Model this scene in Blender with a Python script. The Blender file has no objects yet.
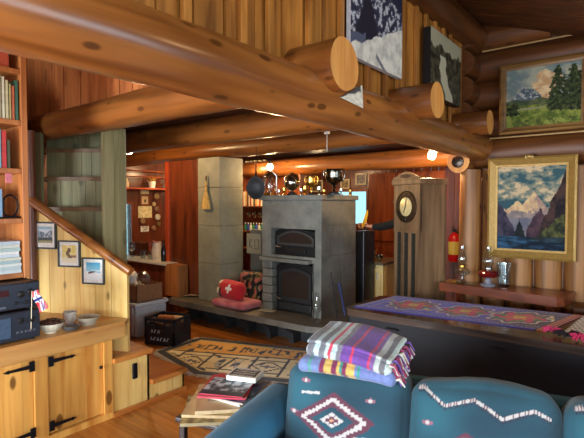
import bpy, bmesh, math, random
from mathutils import Vector, Matrix, noise
random.seed(7)
PI = math.pi
SC = bpy.context.scene
COL = SC.collection

# ------------------------------------------------------------------ camera model
F = 470.0
TH = math.radians(38.0)              # heading of the lens, turned 38 degrees left of +Y
PITCH = math.atan(16.0 / F)
CAM = Vector((0, 0, 1.65))
FH = Vector((-math.sin(TH), math.cos(TH), 0)); RT = Vector((math.cos(TH), math.sin(TH), 0))
FW = FH * math.cos(PITCH) + Vector((0, 0, -math.sin(PITCH)))
UP = RT.cross(FW)

def P(px, py, **k):
    """world point seen at photo coordinate px,py on a plane X=, Y=, Z= or at depth D="""
    d = RT * ((px - 292) / F) + UP * ((219 - py) / F) + FW
    if 'D' in k: return CAM + d * k['D'] / d.dot(FH)
    i = {'X': 0, 'Y': 1, 'Z': 2}[list(k)[0]]
    v = list(k.values())[0]
    return CAM + d * ((v - CAM[i]) / d[i])

def Q(R, D, z=0.0):
    v = RT * R + FH * D
    return Vector((v.x, v.y, z))

def lin(c):
    def g(u):
        u /= 255.0
        return u / 12.92 if u <= .04045 else ((u + .055) / 1.055) ** 2.4
    return tuple(g(u) for u in c)

# ------------------------------------------------------------------ materials
MATS = {}
def new_mat(name):
    m = bpy.data.materials.new(name); m.use_nodes = True
    nt = m.node_tree
    b = nt.nodes['Principled BSDF']
    MATS[name] = m
    return m, nt, b

def plain(name, c, rough=.5, metal=0., bump=0., bscale=40, emit=None, es=0, var=.12, coat=0):
    if name in MATS: return MATS[name]
    m, nt, b = new_mat(name)
    N, L = nt.nodes, nt.links
    c = lin(c)
    tc = N.new('ShaderNodeTexCoord'); nz = N.new('ShaderNodeTexNoise'); nz.inputs['Scale'].default_value = bscale
    nz.inputs['Detail'].default_value = 3
    L.new(tc.outputs['Object'], nz.inputs['Vector'])
    rp = N.new('ShaderNodeValToRGB')
    rp.color_ramp.elements[0].position = .3; rp.color_ramp.elements[1].position = .7
    rp.color_ramp.elements[0].color = (*[u * (1 - var) for u in c], 1); rp.color_ramp.elements[1].color = (*[min(1, u * (1 + var)) for u in c], 1)
    L.new(nz.outputs['Fac'], rp.inputs['Fac']); L.new(rp.outputs['Color'], b.inputs['Base Color'])
    b.inputs['Roughness'].default_value = rough; b.inputs['Metallic'].default_value = metal
    if coat: b.inputs['Coat Weight'].default_value = coat; b.inputs['Coat Roughness'].default_value = .1
    if bump:
        bp = N.new('ShaderNodeBump'); bp.inputs['Strength'].default_value = bump; bp.inputs['Distance'].default_value = .01
        L.new(nz.outputs['Fac'], bp.inputs['Height']); L.new(bp.outputs['Normal'], b.inputs['Normal'])
    if emit:
        b.inputs['Emission Color'].default_value = (*lin(emit), 1); b.inputs['Emission Strength'].default_value = es
    return m

def wood(name, c1, c2, axis='X', rough=.35, knots=.5, isl=.0, scale=1., bump=.15, coat=0., ks=1.):
    """grain runs along the axis; isl = change of tone from board to board"""
    m, nt, b = new_mat(name)
    N, L = nt.nodes, nt.links
    tc = N.new('ShaderNodeTexCoord'); mp = N.new('ShaderNodeMapping')
    s = {'X': (1.2, 14, 14), 'Y': (14, 1.2, 14), 'Z': (14, 14, 1.2)}[axis]
    mp.inputs['Scale'].default_value = [u * scale for u in s]
    L.new(tc.outputs['Object'], mp.inputs['Vector'])
    geo = N.new('ShaderNodeNewGeometry')
    add = N.new('ShaderNodeVectorMath'); add.operation = 'ADD'
    mul = N.new('ShaderNodeMath'); mul.operation = 'MULTIPLY'; mul.inputs[1].default_value = 37. if isl else 0.
    L.new(geo.outputs['Random Per Island'], mul.inputs[0])
    L.new(mp.outputs['Vector'], add.inputs[0]); L.new(mul.outputs[0], add.inputs[1])
    nz = N.new('ShaderNodeTexNoise'); nz.inputs['Scale'].default_value = 1.; nz.inputs['Detail'].default_value = 5
    nz.inputs['Distortion'].default_value = .6
    L.new(add.outputs[0], nz.inputs['Vector'])
    rp = N.new('ShaderNodeValToRGB')
    e = rp.color_ramp.elements
    e[0].position = .32; e[0].color = (*lin(c2), 1); e[1].position = .62; e[1].color = (*lin(c1), 1)
    L.new(nz.outputs['Fac'], rp.inputs['Fac'])
    col = rp.outputs['Color']
    # broad patches
    mp2 = N.new('ShaderNodeMapping'); s2 = {'X': (.5, 2.5, 2.5), 'Y': (2.5, .5, 2.5), 'Z': (2.5, 2.5, .5)}[axis]
    mp2.inputs['Scale'].default_value = s2; L.new(tc.outputs['Object'], mp2.inputs['Vector'])
    n2 = N.new('ShaderNodeTexNoise'); n2.inputs['Scale'].default_value = 1.3; n2.inputs['Detail'].default_value = 2
    L.new(mp2.outputs['Vector'], n2.inputs['Vector'])
    r2 = N.new('ShaderNodeMapRange'); r2.inputs['From Min'].default_value = .3; r2.inputs['From Max'].default_value = .7
    r2.inputs['To Min'].default_value = .75; r2.inputs['To Max'].default_value = 1.2
    L.new(n2.outputs['Fac'], r2.inputs['Value'])
    mx = N.new('ShaderNodeVectorMath'); mx.operation = 'SCALE'
    L.new(col, mx.inputs[0]); L.new(r2.outputs[0], mx.inputs['Scale']); col = mx.outputs[0]
    if isl:
        r3 = N.new('ShaderNodeMapRange'); r3.inputs['To Min'].default_value = 1 - isl; r3.inputs['To Max'].default_value = 1 + isl
        L.new(geo.outputs['Random Per Island'], r3.inputs['Value'])
        mx = N.new('ShaderNodeVectorMath'); mx.operation = 'SCALE'
        L.new(col, mx.inputs[0]); L.new(r3.outputs[0], mx.inputs['Scale']); col = mx.outputs[0]
    if knots:
        mp3 = N.new('ShaderNodeMapping'); s3 = {'X': (2.2, 5, 5), 'Y': (5, 2.2, 5), 'Z': (5, 5, 2.2)}[axis]
        mp3.inputs['Scale'].default_value = [q * ks for q in s3]; L.new(tc.outputs['Object'], mp3.inputs['Vector'])
        vo = N.new('ShaderNodeTexVoronoi'); vo.inputs['Scale'].default_value = 1.
        L.new(mp3.outputs['Vector'], vo.inputs['Vector'])
        r4 = N.new('ShaderNodeMapRange'); r4.inputs['From Min'].default_value = .14; r4.inputs['From Max'].default_value = .19
        r4.inputs['To Min'].default_value = knots; r4.inputs['To Max'].default_value = 0
        L.new(vo.outputs['Distance'], r4.inputs['Value'])
        mc = N.new('ShaderNodeMixRGB'); mc.inputs['Color2'].default_value = (*[u * .3 for u in lin(c2)], 1)
        L.new(r4.outputs[0], mc.inputs['Fac']); L.new(col, mc.inputs['Color1']); col = mc.outputs['Color']
    L.new(col, b.inputs['Base Color'])
    b.inputs['Roughness'].default_value = rough
    if coat: b.inputs['Coat Weight'].default_value = coat; b.inputs['Coat Roughness'].default_value = .16
    bp = N.new('ShaderNodeBump'); bp.inputs['Strength'].default_value = bump; bp.inputs['Distance'].default_value = .01
    L.new(nz.outputs['Fac'], bp.inputs['Height']); L.new(bp.outputs['Normal'], b.inputs['Normal'])
    return m

def attr_mat(name, rough=.8, bump=.0, bscale=200, metal=0, sheen=0):
    if name in MATS: return MATS[name]
    m, nt, b = new_mat(name)
    N, L = nt.nodes, nt.links
    a = N.new('ShaderNodeAttribute'); a.attribute_name = 'Col'
    L.new(a.outputs['Color'], b.inputs['Base Color'])
    b.inputs['Roughness'].default_value = rough
    if sheen: b.inputs['Sheen Weight'].default_value = sheen
    if bump:
        tc = N.new('ShaderNodeTexCoord'); nz = N.new('ShaderNodeTexNoise'); nz.inputs['Scale'].default_value = bscale
        L.new(tc.outputs['Object'], nz.inputs['Vector'])
        bp = N.new('ShaderNodeBump'); bp.inputs['Strength'].default_value = bump; bp.inputs['Distance'].default_value = .005
        L.new(nz.outputs['Fac'], bp.inputs['Height']); L.new(bp.outputs['Normal'], b.inputs['Normal'])
    return m

def stone(name, c1, c2, rough=.55, tiles=None):
    m, nt, b = new_mat(name)
    N, L = nt.nodes, nt.links
    tc = N.new('ShaderNodeTexCoord'); nz = N.new('ShaderNodeTexNoise'); nz.inputs['Scale'].default_value = 3.5; nz.inputs['Detail'].default_value = 8
    nz.inputs['Roughness'].default_value = .65
    L.new(tc.outputs['Object'], nz.inputs['Vector'])
    rp = N.new('ShaderNodeValToRGB'); e = rp.color_ramp.elements
    e[0].position = .35; e[0].color = (*lin(c2), 1); e[1].position = .65; e[1].color = (*lin(c1), 1)
    L.new(nz.outputs['Fac'], rp.inputs['Fac']); L.new(rp.outputs['Color'], b.inputs['Base Color'])
    b.inputs['Roughness'].default_value = rough
    bp = N.new('ShaderNodeBump'); bp.inputs['Strength'].default_value = .15; bp.inputs['Distance'].default_value = .01
    L.new(nz.outputs['Fac'], bp.inputs['Height']); L.new(bp.outputs['Normal'], b.inputs['Normal'])
    return m

def glass(name, c=(235, 240, 240), rough=.05, alpha=.10):
    """thin clear glass: mostly see-through with a glossy coat of reflection"""
    m, nt, b = new_mat(name)
    N, L = nt.nodes, nt.links
    tr = N.new('ShaderNodeBsdfTransparent'); tr.inputs['Color'].default_value = (*lin(c), 1)
    gl = N.new('ShaderNodeBsdfGlossy'); gl.inputs['Roughness'].default_value = rough
    fr = N.new('ShaderNodeLayerWeight'); fr.inputs['Blend'].default_value = .35
    ad = N.new('ShaderNodeMath'); ad.operation = 'ADD'; ad.inputs[1].default_value = alpha; ad.use_clamp = True
    mu = N.new('ShaderNodeMath'); mu.operation = 'MULTIPLY'; mu.inputs[1].default_value = .6
    L.new(fr.outputs['Facing'], mu.inputs[0]); L.new(mu.outputs[0], ad.inputs[0])
    mx = N.new('ShaderNodeMixShader')
    L.new(ad.outputs[0], mx.inputs[0]); L.new(tr.outputs[0], mx.inputs[1]); L.new(gl.outputs[0], mx.inputs[2])
    out = [n for n in N if n.type == 'OUTPUT_MATERIAL'][0]
    L.new(mx.outputs[0], out.inputs['Surface'])
    return m

def emitter(name, c, s):
    m, nt, b = new_mat(name)
    b.inputs['Base Color'].default_value = (*lin(c), 1)
    b.inputs['Emission Color'].default_value = (*lin(c), 1); b.inputs['Emission Strength'].default_value = s
    return m

LOGC1, LOGC2 = (200, 128, 66), (150, 84, 38)
log_y = wood('varnished_log_y', (172, 108, 50), (120, 68, 28), 'Y', .3, .75, scale=.7, bump=.12, coat=.35, ks=1.9)
log_x = wood('varnished_log_x', (146, 86, 36), (92, 50, 20), 'X', .36, .6, scale=.7, bump=.12, coat=.15, ks=1.9)  # shade under the loft put into a darker wood colour
log_wx = wood('wall_log_x', (116, 66, 27), (74, 39, 15), 'X', .48, .5, scale=.7, bump=.15, ks=1.9)
log_wy = wood('wall_log_y', (110, 62, 26), (68, 36, 14), 'Y', .4, .5, scale=.7, bump=.15, coat=.1, ks=1.9)
log_z = wood('upright_log', (174, 118, 62), (104, 60, 28), 'Z', .5, .85, scale=.6, bump=.12, ks=1.9)
end_w = wood('log_end_grain', (226, 160, 82), (204, 132, 60), 'Z', .6, 0, scale=1.6, bump=.2)
board_gold = wood('golden_board', (186, 122, 52), (128, 76, 28), 'Z', .42, .5, isl=.22, bump=.12)
board_red = wood('russet_board', (204, 122, 66), (168, 90, 46), 'Z', .42, .4, isl=.1, bump=.1)
board_pine = wood('pale_pine_board', (250, 214, 132), (228, 178, 92), 'Z', .4, .8, isl=.07, bump=.06, ks=1.3)
board_green = wood('daylight_tinted_board', (156, 150, 108), (122, 116, 80), 'Z', .6, .5, isl=.06, bump=.1)  # grey-green cast of dim daylight put into the board colour
pine_y = wood('pine_y', (220, 166, 96), (196, 132, 66), 'Y', .35, .5, isl=.05, bump=.08)
pine_z = wood('pine_door', (232, 174, 88), (200, 130, 54), 'Z', .35, .9, isl=.12, bump=.08, ks=1.3)
step_w = wood('orange_step_wood', (216, 140, 66), (180, 98, 40), 'Y', .28, .6, isl=.06, bump=.08, coat=.3)
shelf_w = wood('shelf_wood', (196, 124, 66), (168, 96, 46), 'Z', .4, .3, bump=.08)
tread_w = wood('tread_wood', (140, 108, 72), (112, 80, 50), 'X', .5, .3, bump=.1)
floor_w = wood('floor_wood', (200, 126, 52), (160, 90, 32), 'X', .28, .4, isl=.1, bump=.05, coat=.2)
ceil_w = wood('dark_ceiling_wood', (122, 74, 38), (82, 46, 22), 'X', .5, .3, isl=.12, bump=.1)
under_w = wood('loft_underside', (92, 56, 40), (66, 40, 28), 'Y', .5, .2, isl=.1, bump=.1)
red_w = wood('mahogany_panel', (118, 58, 32), (80, 36, 20), 'Z', .3, .1, bump=.05, coat=.2)
redo_w = wood('orange_red_trim', (190, 78, 36), (160, 58, 26), 'Z', .35, .1, bump=.05)
kitch_w = wood('kitchen_cabinet_wood', (150, 76, 36), (110, 50, 24), 'Z', .35, .3, bump=.05)
clock_w = wood('clock_oak', (136, 104, 72), (94, 66, 42), 'Z', .4, .1, bump=.1)
bench_w = wood('bench_wood', (138, 70, 42), (98, 44, 26), 'X', .3, .3, bump=.1, coat=.2)
chest_m = plain('black_chest', (20, 19, 26), .6, bump=.1)
chest_top = wood('dark_lid_wood', (86, 68, 58), (48, 38, 34), 'X', .22, .2, bump=.05, coat=.4)
soap = stone('soapstone', (128, 126, 116), (94, 94, 88))
soap2 = stone('soapstone_dark', (122, 116, 104), (90, 86, 78))
pill_s = stone('pillar_stone', (152, 150, 128), (124, 124, 106))
iron = plain('cast_iron', (40, 38, 38), .45, .5, bump=.2)
iron_h = plain('black_hinge_iron', (22, 24, 30), .5, .6)
sootglass = plain('dark_stove_glass', (52, 42, 36), .12)
chrome = plain('chrome', (220, 220, 225), .15, 1.)
gold_m = plain('gilt_metal', (212, 168, 84), .25, 1.)
silver_m = plain('tarnished_silver', (176, 172, 160), .18, 1.)
gilt = plain('gilt_frame', (158, 122, 58), .4, .35, bump=.2)
gilt_d = wood('old_gilt_frame', (140, 100, 52), (104, 70, 34), 'X', .4, 0)
blackm = plain('matt_black', (20, 20, 22), .5)
blackp = plain('black_plastic', (30, 32, 38), .35)
greyp = plain('grey_plastic', (96, 102, 114), .4)
white = plain('white_paint', (236, 234, 226), .5)
paper = plain('white_paper', (238, 236, 226), .7)
cream = plain('cream_paper', (232, 218, 180), .7)
bookm = {}
def cm(name, c, rough=.5, **k): return plain(name, c, rough, **k)
clear = glass('clear_glass')
amber = plain('red_oil_glass', (96, 16, 16), .08, coat=.5)
bulb_m = emitter('lit_bulb', (255, 214, 140), 60)
denim = attr_mat('woven_upholstery', .85, .3, 300, sheen=.15)
cloth = attr_mat('woven_cloth', .85, .35, 260, sheen=.2)
print_m = attr_mat('printed_sheet', .45)
paint_m = attr_mat('oil_paint', .7, .1, 120)
paint_m.node_tree.nodes['Principled BSDF'].inputs['Specular IOR Level'].default_value = .15
teal = plain('teal_upholstery', (42, 96, 112), .85, bump=.3, bscale=220)
fabric_w = plain('white_fringe_yarn', (214, 206, 190), .9)

# ------------------------------------------------------------------ mesh builder
class MB:
    def __init__(s): s.v = []; s.f = []; s.c = None; s.mi = []; s.sm = []
    def add(s, vs, fs, mi=0, smooth=False):
        o = len(s.v); s.v += [Vector(v) for v in vs]
        for f in fs: s.f.append([i + o for i in f]); s.mi.append(mi); s.sm.append(smooth)
        return s
    def hexa(s, p, mi=0):   # 8 corners: bottom 4 ccw, top 4
        return s.add(p, [(3, 2, 1, 0), (4, 5, 6, 7), (0, 1, 5, 4), (1, 2, 6, 5), (2, 3, 7, 6), (3, 0, 4, 7)], mi)
    def box(s, a, b, mi=0, M=None):
        x0, y0, z0 = a; x1, y1, z1 = b
        x0, x1 = sorted((x0, x1)); y0, y1 = sorted((y0, y1)); z0, z1 = sorted((z0, z1))
        p = [Vector(q) for q in ((x0, y0, z0), (x1, y0, z0), (x1, y1, z0), (x0, y1, z0), (x0, y0, z1), (x1, y0, z1), (x1, y1, z1), (x0, y1, z1))]
        if M: p = [M @ q for q in p]
        return s.hexa(p, mi)
    def bev(s, a, b, r=.008, mi=0, M=None):
        """box with chamfered edges"""
        lo = [min(a[i], b[i]) for i in range(3)]; hi = [max(a[i], b[i]) for i in range(3)]
        bm = bmesh.new(); bmesh.ops.create_cube(bm, size=1)
        for v in bm.verts:
            v.co = Vector([lo[i] + (v.co[i] + .5) * (hi[i] - lo[i]) for i in range(3)])
        r = min(r, min(hi[i] - lo[i] for i in range(3)) * .45)
        bmesh.ops.bevel(bm, geom=list(bm.edges), offset=r, segments=2, affect='EDGES', profile=.5)
        vs = [(M @ v.co if M else v.co.copy()) for v in bm.verts]; bm.verts.index_update()
        s.add(vs, [[v.index for v in f.verts] for f in bm.faces], mi); bm.free()
        return s
    def tube(s, pts, r, n=12, mi=0, cap=True, smooth=True, capmi=None):
        """rings along pts; r a number or a list"""
        pts = [Vector(p) for p in pts]; rs = r if isinstance(r, (list, tuple)) else [r] * len(pts)
        vs, fs = [], []
        prev = None
        for i, p in enumerate(pts):
            t = (pts[min(i + 1, len(pts) - 1)] - pts[max(i - 1, 0)]).normalized()
            if prev is None:
                a = Vector((0, 0, 1)) if abs(t.z) < .9 else Vector((1, 0, 0))
                u = t.cross(a).normalized()
            else: u = (prev - t * prev.dot(t)).normalized()
            prev = u; w = t.cross(u)
            for k in range(n):
                an = 2 * PI * k / n
                vs.append(p + (u * math.cos(an) + w * math.sin(an)) * rs[i])
        for i in range(len(pts) - 1):
            for k in range(n):
                k2 = (k + 1) % n
                fs.append((i * n + k, i * n + k2, (i + 1) * n + k2, (i + 1) * n + k))
        s.add(vs, fs, mi, smooth)
        if cap:
            cmi = mi if capmi is None else capmi
            o = len(s.v) - len(vs)
            # separate rings keep the rim crisp
            s.add(vs[:n], [list(range(n))[::-1]], cmi); s.add(vs[-n:], [list(range(n))], cmi)
        return s
    def log(s, a, b, r0, r1=None, n=28, mi=0, seed=0, wob=.05, capmi=None, seg=.12):
        a, b = Vector(a), Vector(b); r1 = r0 if r1 is None else r1
        L = (b - a).length; m = max(3, int(L / seg)); t = (b - a).normalized()
        up = Vector((0, 0, 1)) if abs(t.z) < .9 else Vector((1, 0, 0))
        u = t.cross(up).normalized(); w = t.cross(u)
        vs, fs = [], []
        for i in range(m + 1):
            q = i / m; c = a.lerp(b, q); r = r0 + (r1 - r0) * q
            for k in range(n):
                an = 2 * PI * k / n
                d = u * math.cos(an) + w * math.sin(an)
                nn = noise.noise(Vector((math.cos(an) * .8 + seed * 7.3, math.sin(an) * .8, q * L * 1.1))) * wob * 1.6
                nn += noise.noise(Vector((math.cos(an) * 2 + seed * 3.1, math.sin(an) * 2 + 9, q * L * 5))) * wob * .35
                vs.append(c + d * r * (1 + nn))
        for i in range(m):
            for k in range(n):
                k2 = (k + 1) % n
                fs.append((i * n + k, i * n + k2, (i + 1) * n + k2, (i + 1) * n + k))
        s.add(vs, fs, mi, True)
        cmi = mi if capmi is None else capmi
        s.add([v.copy() for v in vs[:n]], [list(range(n))[::-1]], cmi); s.add([v.copy() for v in vs[-n:]], [list(range(n))], cmi)
        return s
    def lathe(s, prof, c=(0, 0, 0), n=20, mi=0, M=None):
        """prof: list of (radius, z)"""
        c = Vector(c); vs, fs = [], []
        for r, z in prof:
            for k in range(n):
                an = 2 * PI * k / n; q = Vector((math.cos(an) * r, math.sin(an) * r, z))
                vs.append((M @ q if M else q) + c)
        for i in range(len(prof) - 1):
            for k in range(n):
                k2 = (k + 1) % n
                fs.append((i * n + k, i * n + k2, (i + 1) * n + k2, (i + 1) * n + k))
        if prof[0][0] > 1e-4: fs.append(list(range(n))[::-1])
        if prof[-1][0] > 1e-4: fs.append([(len(prof) - 1) * n + k for k in range(n)])
        return s.add(vs, fs, mi, True)
    def ball(s, c, r, n=14, mi=0, M=None):
        if not isinstance(r, (tuple, list)): r = (r, r, r)
        c = Vector(c); m = max(6, n // 2 + 1); vs, fs = [], []
        for i in range(m + 1):
            ph = -PI / 2 + PI * i / m
            for k in range(n):
                an = 2 * PI * k / n
                q = Vector((math.cos(an) * math.cos(ph) * r[0], math.sin(an) * math.cos(ph) * r[1], math.sin(ph) * r[2]))
                vs.append((M @ q if M else q) + c)
        for i in range(m):
            for k in range(n):
                k2 = (k + 1) % n
                fs.append((i * n + k, i * n + k2, (i + 1) * n + k2, (i + 1) * n + k))
        return s.add(vs, fs, mi, True)
    def prism(s, poly, off, mi=0):
        """poly: list of 3D points (planar); off: extrusion vector"""
        n = len(poly); a = [Vector(p) for p in poly]; o = Vector(off); b = [p + o for p in a]
        return s.add(a + b, [list(range(n))[::-1], list(range(n, 2 * n))] + [(i, (i + 1) % n, n + (i + 1) % n, n + i) for i in range(n)], mi)
    def slab(s, pos, off, nx, ny, col):
        """painted sheet: pos(u,v) gives the face point, off its thickness vector (or function), col(u,v) its colour"""
        if s.c is None: s.c = [(0, 0, 0)] * len(s.v)
        o = len(s.v); vs = []; cs = []; fs = []
        for j in range(ny + 1):
            for i in range(nx + 1):
                u, v = i / nx, j / ny; vs.append(Vector(pos(u, v))); cs.append(lin(col(u, v)))
        w = nx + 1
        for j in range(ny):
            for i in range(nx): fs.append((j * w + i, j * w + i + 1, (j + 1) * w + i + 1, (j + 1) * w + i))
        rim = [i for i in range(nx + 1)] + [j * w + nx for j in range(1, ny + 1)] + [ny * w + i for i in range(nx - 1, -1, -1)] + [j * w for j in range(ny - 1, 0, -1)]
        b = len(vs); offv = Vector(off)
        for i in rim: vs.append(vs[i] + offv); cs.append(cs[i])
        R = len(rim)
        for k in range(R):
            k2 = (k + 1) % R
            fs.append((rim[k2], rim[k], b + k, b + k2))
        fs.append([b + k for k in range(R)][::-1])
        s.add(vs, fs, 0, False); s.c += cs
        return s
    def soft(s, size, seg=(16, 8, 16), r=.04, col=None, bulge=(0, 0, 0), M=None, warp=None):
        """rounded cushion, size (x,y,z) centred; bulge = swelling per axis"""
        if s.c is None: s.c = [(0, 0, 0)] * len(s.v)
        bm = bmesh.new(); idx = {}; vs = []; cs = []; fs = []
        h = [q / 2 for q in size]; r = min(r, min(h) * .98)
        def vert(i, j, k):
            key = (i, j, k)
            if key in idx: return idx[key]
            q = [(-1 + 2 * a / n) for a, n in zip((i, j, k), seg)]
            # pack rows towards the edges
            q = [math.copysign(1 - (1 - abs(a)) ** 1.25, a) for a in q]
            p = Vector([q[a] * h[a] for a in range(3)])
            c = Vector([max(-h[a] + r, min(h[a] - r, p[a])) for a in range(3)])
            d = p - c
            if d.length > 1e-9: p = c + d.normalized() * min(r, d.length if max(abs(t) for t in d) < r * .999 else r)
            for a in range(3):
                o1, o2 = [b for b in range(3) if b != a]
                p[a] += math.copysign(1, q[a]) * abs(q[a]) * bulge[a] * max(0, 1 - q[o1] ** 2) * max(0, 1 - q[o2] ** 2) if bulge[a] else 0
            colr = col(q[0], q[1], q[2], p) if col else (128, 128, 128)
            if warp: p = Vector(warp(p))
            idx[key] = len(vs); vs.append(M @ p if M else p); cs.append(lin(colr))
            return idx[key]
        nx, ny, nz = seg
        for j in range(ny):
            for k in range(nz):
                fs.append((vert(0, j, k), vert(0, j, k + 1), vert(0, j + 1, k + 1), vert(0, j + 1, k)))
                fs.append((vert(nx, j, k), vert(nx, j + 1, k), vert(nx, j + 1, k + 1), vert(nx, j, k + 1)))
        for i in range(nx):
            for k in range(nz):
                fs.append((vert(i, 0, k), vert(i + 1, 0, k), vert(i + 1, 0, k + 1), vert(i, 0, k + 1)))
                fs.append((vert(i, ny, k), vert(i, ny, k + 1), vert(i + 1, ny, k + 1), vert(i + 1, ny, k)))
        for i in range(nx):
            for j in range(ny):
                fs.append((vert(i, j, 0), vert(i, j + 1, 0), vert(i + 1, j + 1, 0), vert(i + 1, j, 0)))
                fs.append((vert(i, j, nz), vert(i + 1, j, nz), vert(i + 1, j + 1, nz), vert(i, j + 1, nz)))
        bm.free()
        s.add(vs, fs, 0, True); s.c += cs
        return s
    def build(s, name, mats, parent=None, world=False):
        """links everything collected as ONE object; world=True when the points are world points under a placed parent"""
        if not isinstance(mats, (list, tuple)): mats = [mats]
        me = bpy.data.meshes.new(name)
        v = s.v
        loc = None
        if parent is not None and world:
            I = parent_matrix(parent).inverted(); v = [I @ p for p in v]
        elif parent is None:
            lo = [min(p[i] for p in v) for i in range(3)]; hi = [max(p[i] for p in v) for i in range(3)]
            loc = Vector(((lo[0] + hi[0]) / 2, (lo[1] + hi[1]) / 2, lo[2])); v = [p - loc for p in v]
        me.from_pydata([tuple(p) for p in v], [], s.f)
        for m in mats: me.materials.append(m)
        me.polygons.foreach_set('material_index', s.mi); me.polygons.foreach_set('use_smooth', s.sm)
        if s.c is not None:
            at = me.color_attributes.new('Col', 'FLOAT_COLOR', 'POINT')
            cc = s.c + [(0, 0, 0)] * (len(v) - len(s.c))
            at.data.foreach_set('color', [x for c in cc for x in (*c, 1)])
        me.validate(); me.update()
        bm = bmesh.new(); bm.from_mesh(me); bmesh.ops.recalc_face_normals(bm, faces=bm.faces)
        for e in bm.edges:
            if len(e.link_faces) == 2 and e.calc_face_angle(0) > .75: e.smooth = False
        bm.to_mesh(me); bm.free()
        o = bpy.data.objects.new(name, me); COL.objects.link(o)
        if loc is not None: o.location = loc
        if parent is not None: o.parent = parent
        return o

def parent_matrix(o):
    M = Matrix.LocRotScale(o.location, o.rotation_euler, o.scale)
    return parent_matrix(o.parent) @ M if o.parent else M

def tag(o, label, cat, group=None, kind=None):
    o['label'] = label; o['category'] = cat
    if group: o['group'] = group
    if kind: o['kind'] = kind
    return o
def struct(o, label=None):
    o['kind'] = 'structure'
    if label: o['label'] = label
    return o
def thing(name, label, cat, loc=(0, 0, 0), rotz=0, group=None):
    o = bpy.data.objects.new(name, None); COL.objects.link(o)
    o.location = loc; o.rotation_euler = (0, 0, rotz); o.empty_display_size = .1
    return tag(o, label, cat, group)
def copy_thing(o, loc, rotz=None, label=None):
    c = o.copy(); COL.objects.link(c); c.location = loc
    if rotz is not None: c.rotation_euler = (0, 0, rotz)
    if label: c['label'] = label
    def rec(a, b):
        for ch in [x for x in bpy.data.objects if x.parent == a]:
            d = ch.copy(); COL.objects.link(d); d.parent = b; rec(ch, d)
    rec(o, c)
    return c
def nz2(x, y, s=1., o=0.): return noise.noise(Vector((x * s, y * s, o)))
def fbm(x, y, s=1., o=0.): return 1.15 * (nz2(x, y, s, o) + .6 * nz2(x, y, s * 2.1, o + 5) + .4 * nz2(x, y, s * 4.3, o + 9) + .3 * nz2(x, y, s * 9, o + 2))
def mixc(a, b, t):
    t = max(0, min(1, t)); return tuple(a[i] + (b[i] - a[i]) * t for i in range(3))

# planks: boards laid side by side between two points
def planks(mb, o, along, up, total, height, w=.14, gap=.006, thick=.02, jit=0.):
    """o: corner, along: unit vector across boards, up: unit vector along the grain"""
    o = Vector(o); along = Vector(along).normalized(); up = Vector(up).normalized(); nrm = along.cross(up)
    x = 0
    while x < total - .01:
        ww = min(w * (1 + random.uniform(-.15, .15)), total - x)
        j = random.uniform(0, jit)
        a = o + along * (x + gap / 2) + nrm * j; b = along * max(.004, ww - gap); c = up * height; t = nrm * thick
        p = [a, a + b, a + b + c, a + c]
        mb.hexa([q - t for q in p] + p)
        x += ww

# ================================================================== THE ROOM
ROOF = lambda x: 3.5 - .33 * (x + 1.5) if x > -3.2 else 3.5 + .33 * 1.7 + .33 * (x + 3.2)
XR, YB, YP, XL, YF = 2.7, -3.6, 5.2, -7.25, 8.2
# floor of boards
mb = MB(); planks(mb, (XL, YB, 0), (0, 1, 0), (1, 0, 0), YF - YB, XR - XL, w=.13, gap=.003, thick=.03)
mb.v = [Vector((p.x, p.y, p.z if p.z < -.001 else p.z)) for p in mb.v]
zt = max(p.z for p in mb.v); mb.v = [Vector((p.x, p.y, p.z - zt)) for p in mb.v]
struct(mb.build('floor', floor_w))
mb = MB(); mb.box((XL - .3, YB - .3, -.2), (XR + .3, YF + .3, -.035)); struct(mb.build('floor_slab', plain('subfloor', (60, 50, 40))))
# roof of planks running down the slope, right and left of the ridge
def roof_side(name, x0, x1):
    mb = MB(); a = Vector((x0, YB, ROOF(x0 + (1e-4 if x0 < -3 and x1 > x0 else 0)))); b = Vector((x1, YB, ROOF(x1)))
    planks(mb, a, (0, 1, 0), (b - a), YF - YB, (b - a).length, w=.2, gap=.006, thick=.04)
    struct(mb.build(name, ceil_w))
roof_side('ceiling', -3.2, XR)
roof_side('ceiling_left', -3.2, XL)
mb = MB(); ya, yb = YB - .2, YF + .2
for x0, x1 in ((-3.2, XR + .1), (XL - .1, -3.2)):
    z0, z1 = ROOF(x0 + 1e-5) + .09, ROOF(x1) + .09
    mb.prism([(x0, ya, z0), (x1, ya, z1), (x1, ya, z1 + .12), (x0, ya, z0 + .12)], (0, yb - ya, 0))
struct(mb.build('roof_deck', ceil_w))
for i, y in enumerate((3.35, 1.2, -1.0)):
    mb = MB(); mb.log((-1.5, y, ROOF(-1.5) - .13), (XR, y, ROOF(XR) - .13), .1, seed=i + 30)
    struct(mb.build('ceiling_beam', log_wx))
mb = MB(); mb.log((-1.56, YB + .05, ROOF(-1.5) - .13), (-1.56, YP, ROOF(-1.5) - .13), .13, seed=40)
struct(mb.build('ceiling_beam', log_wy))

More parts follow.
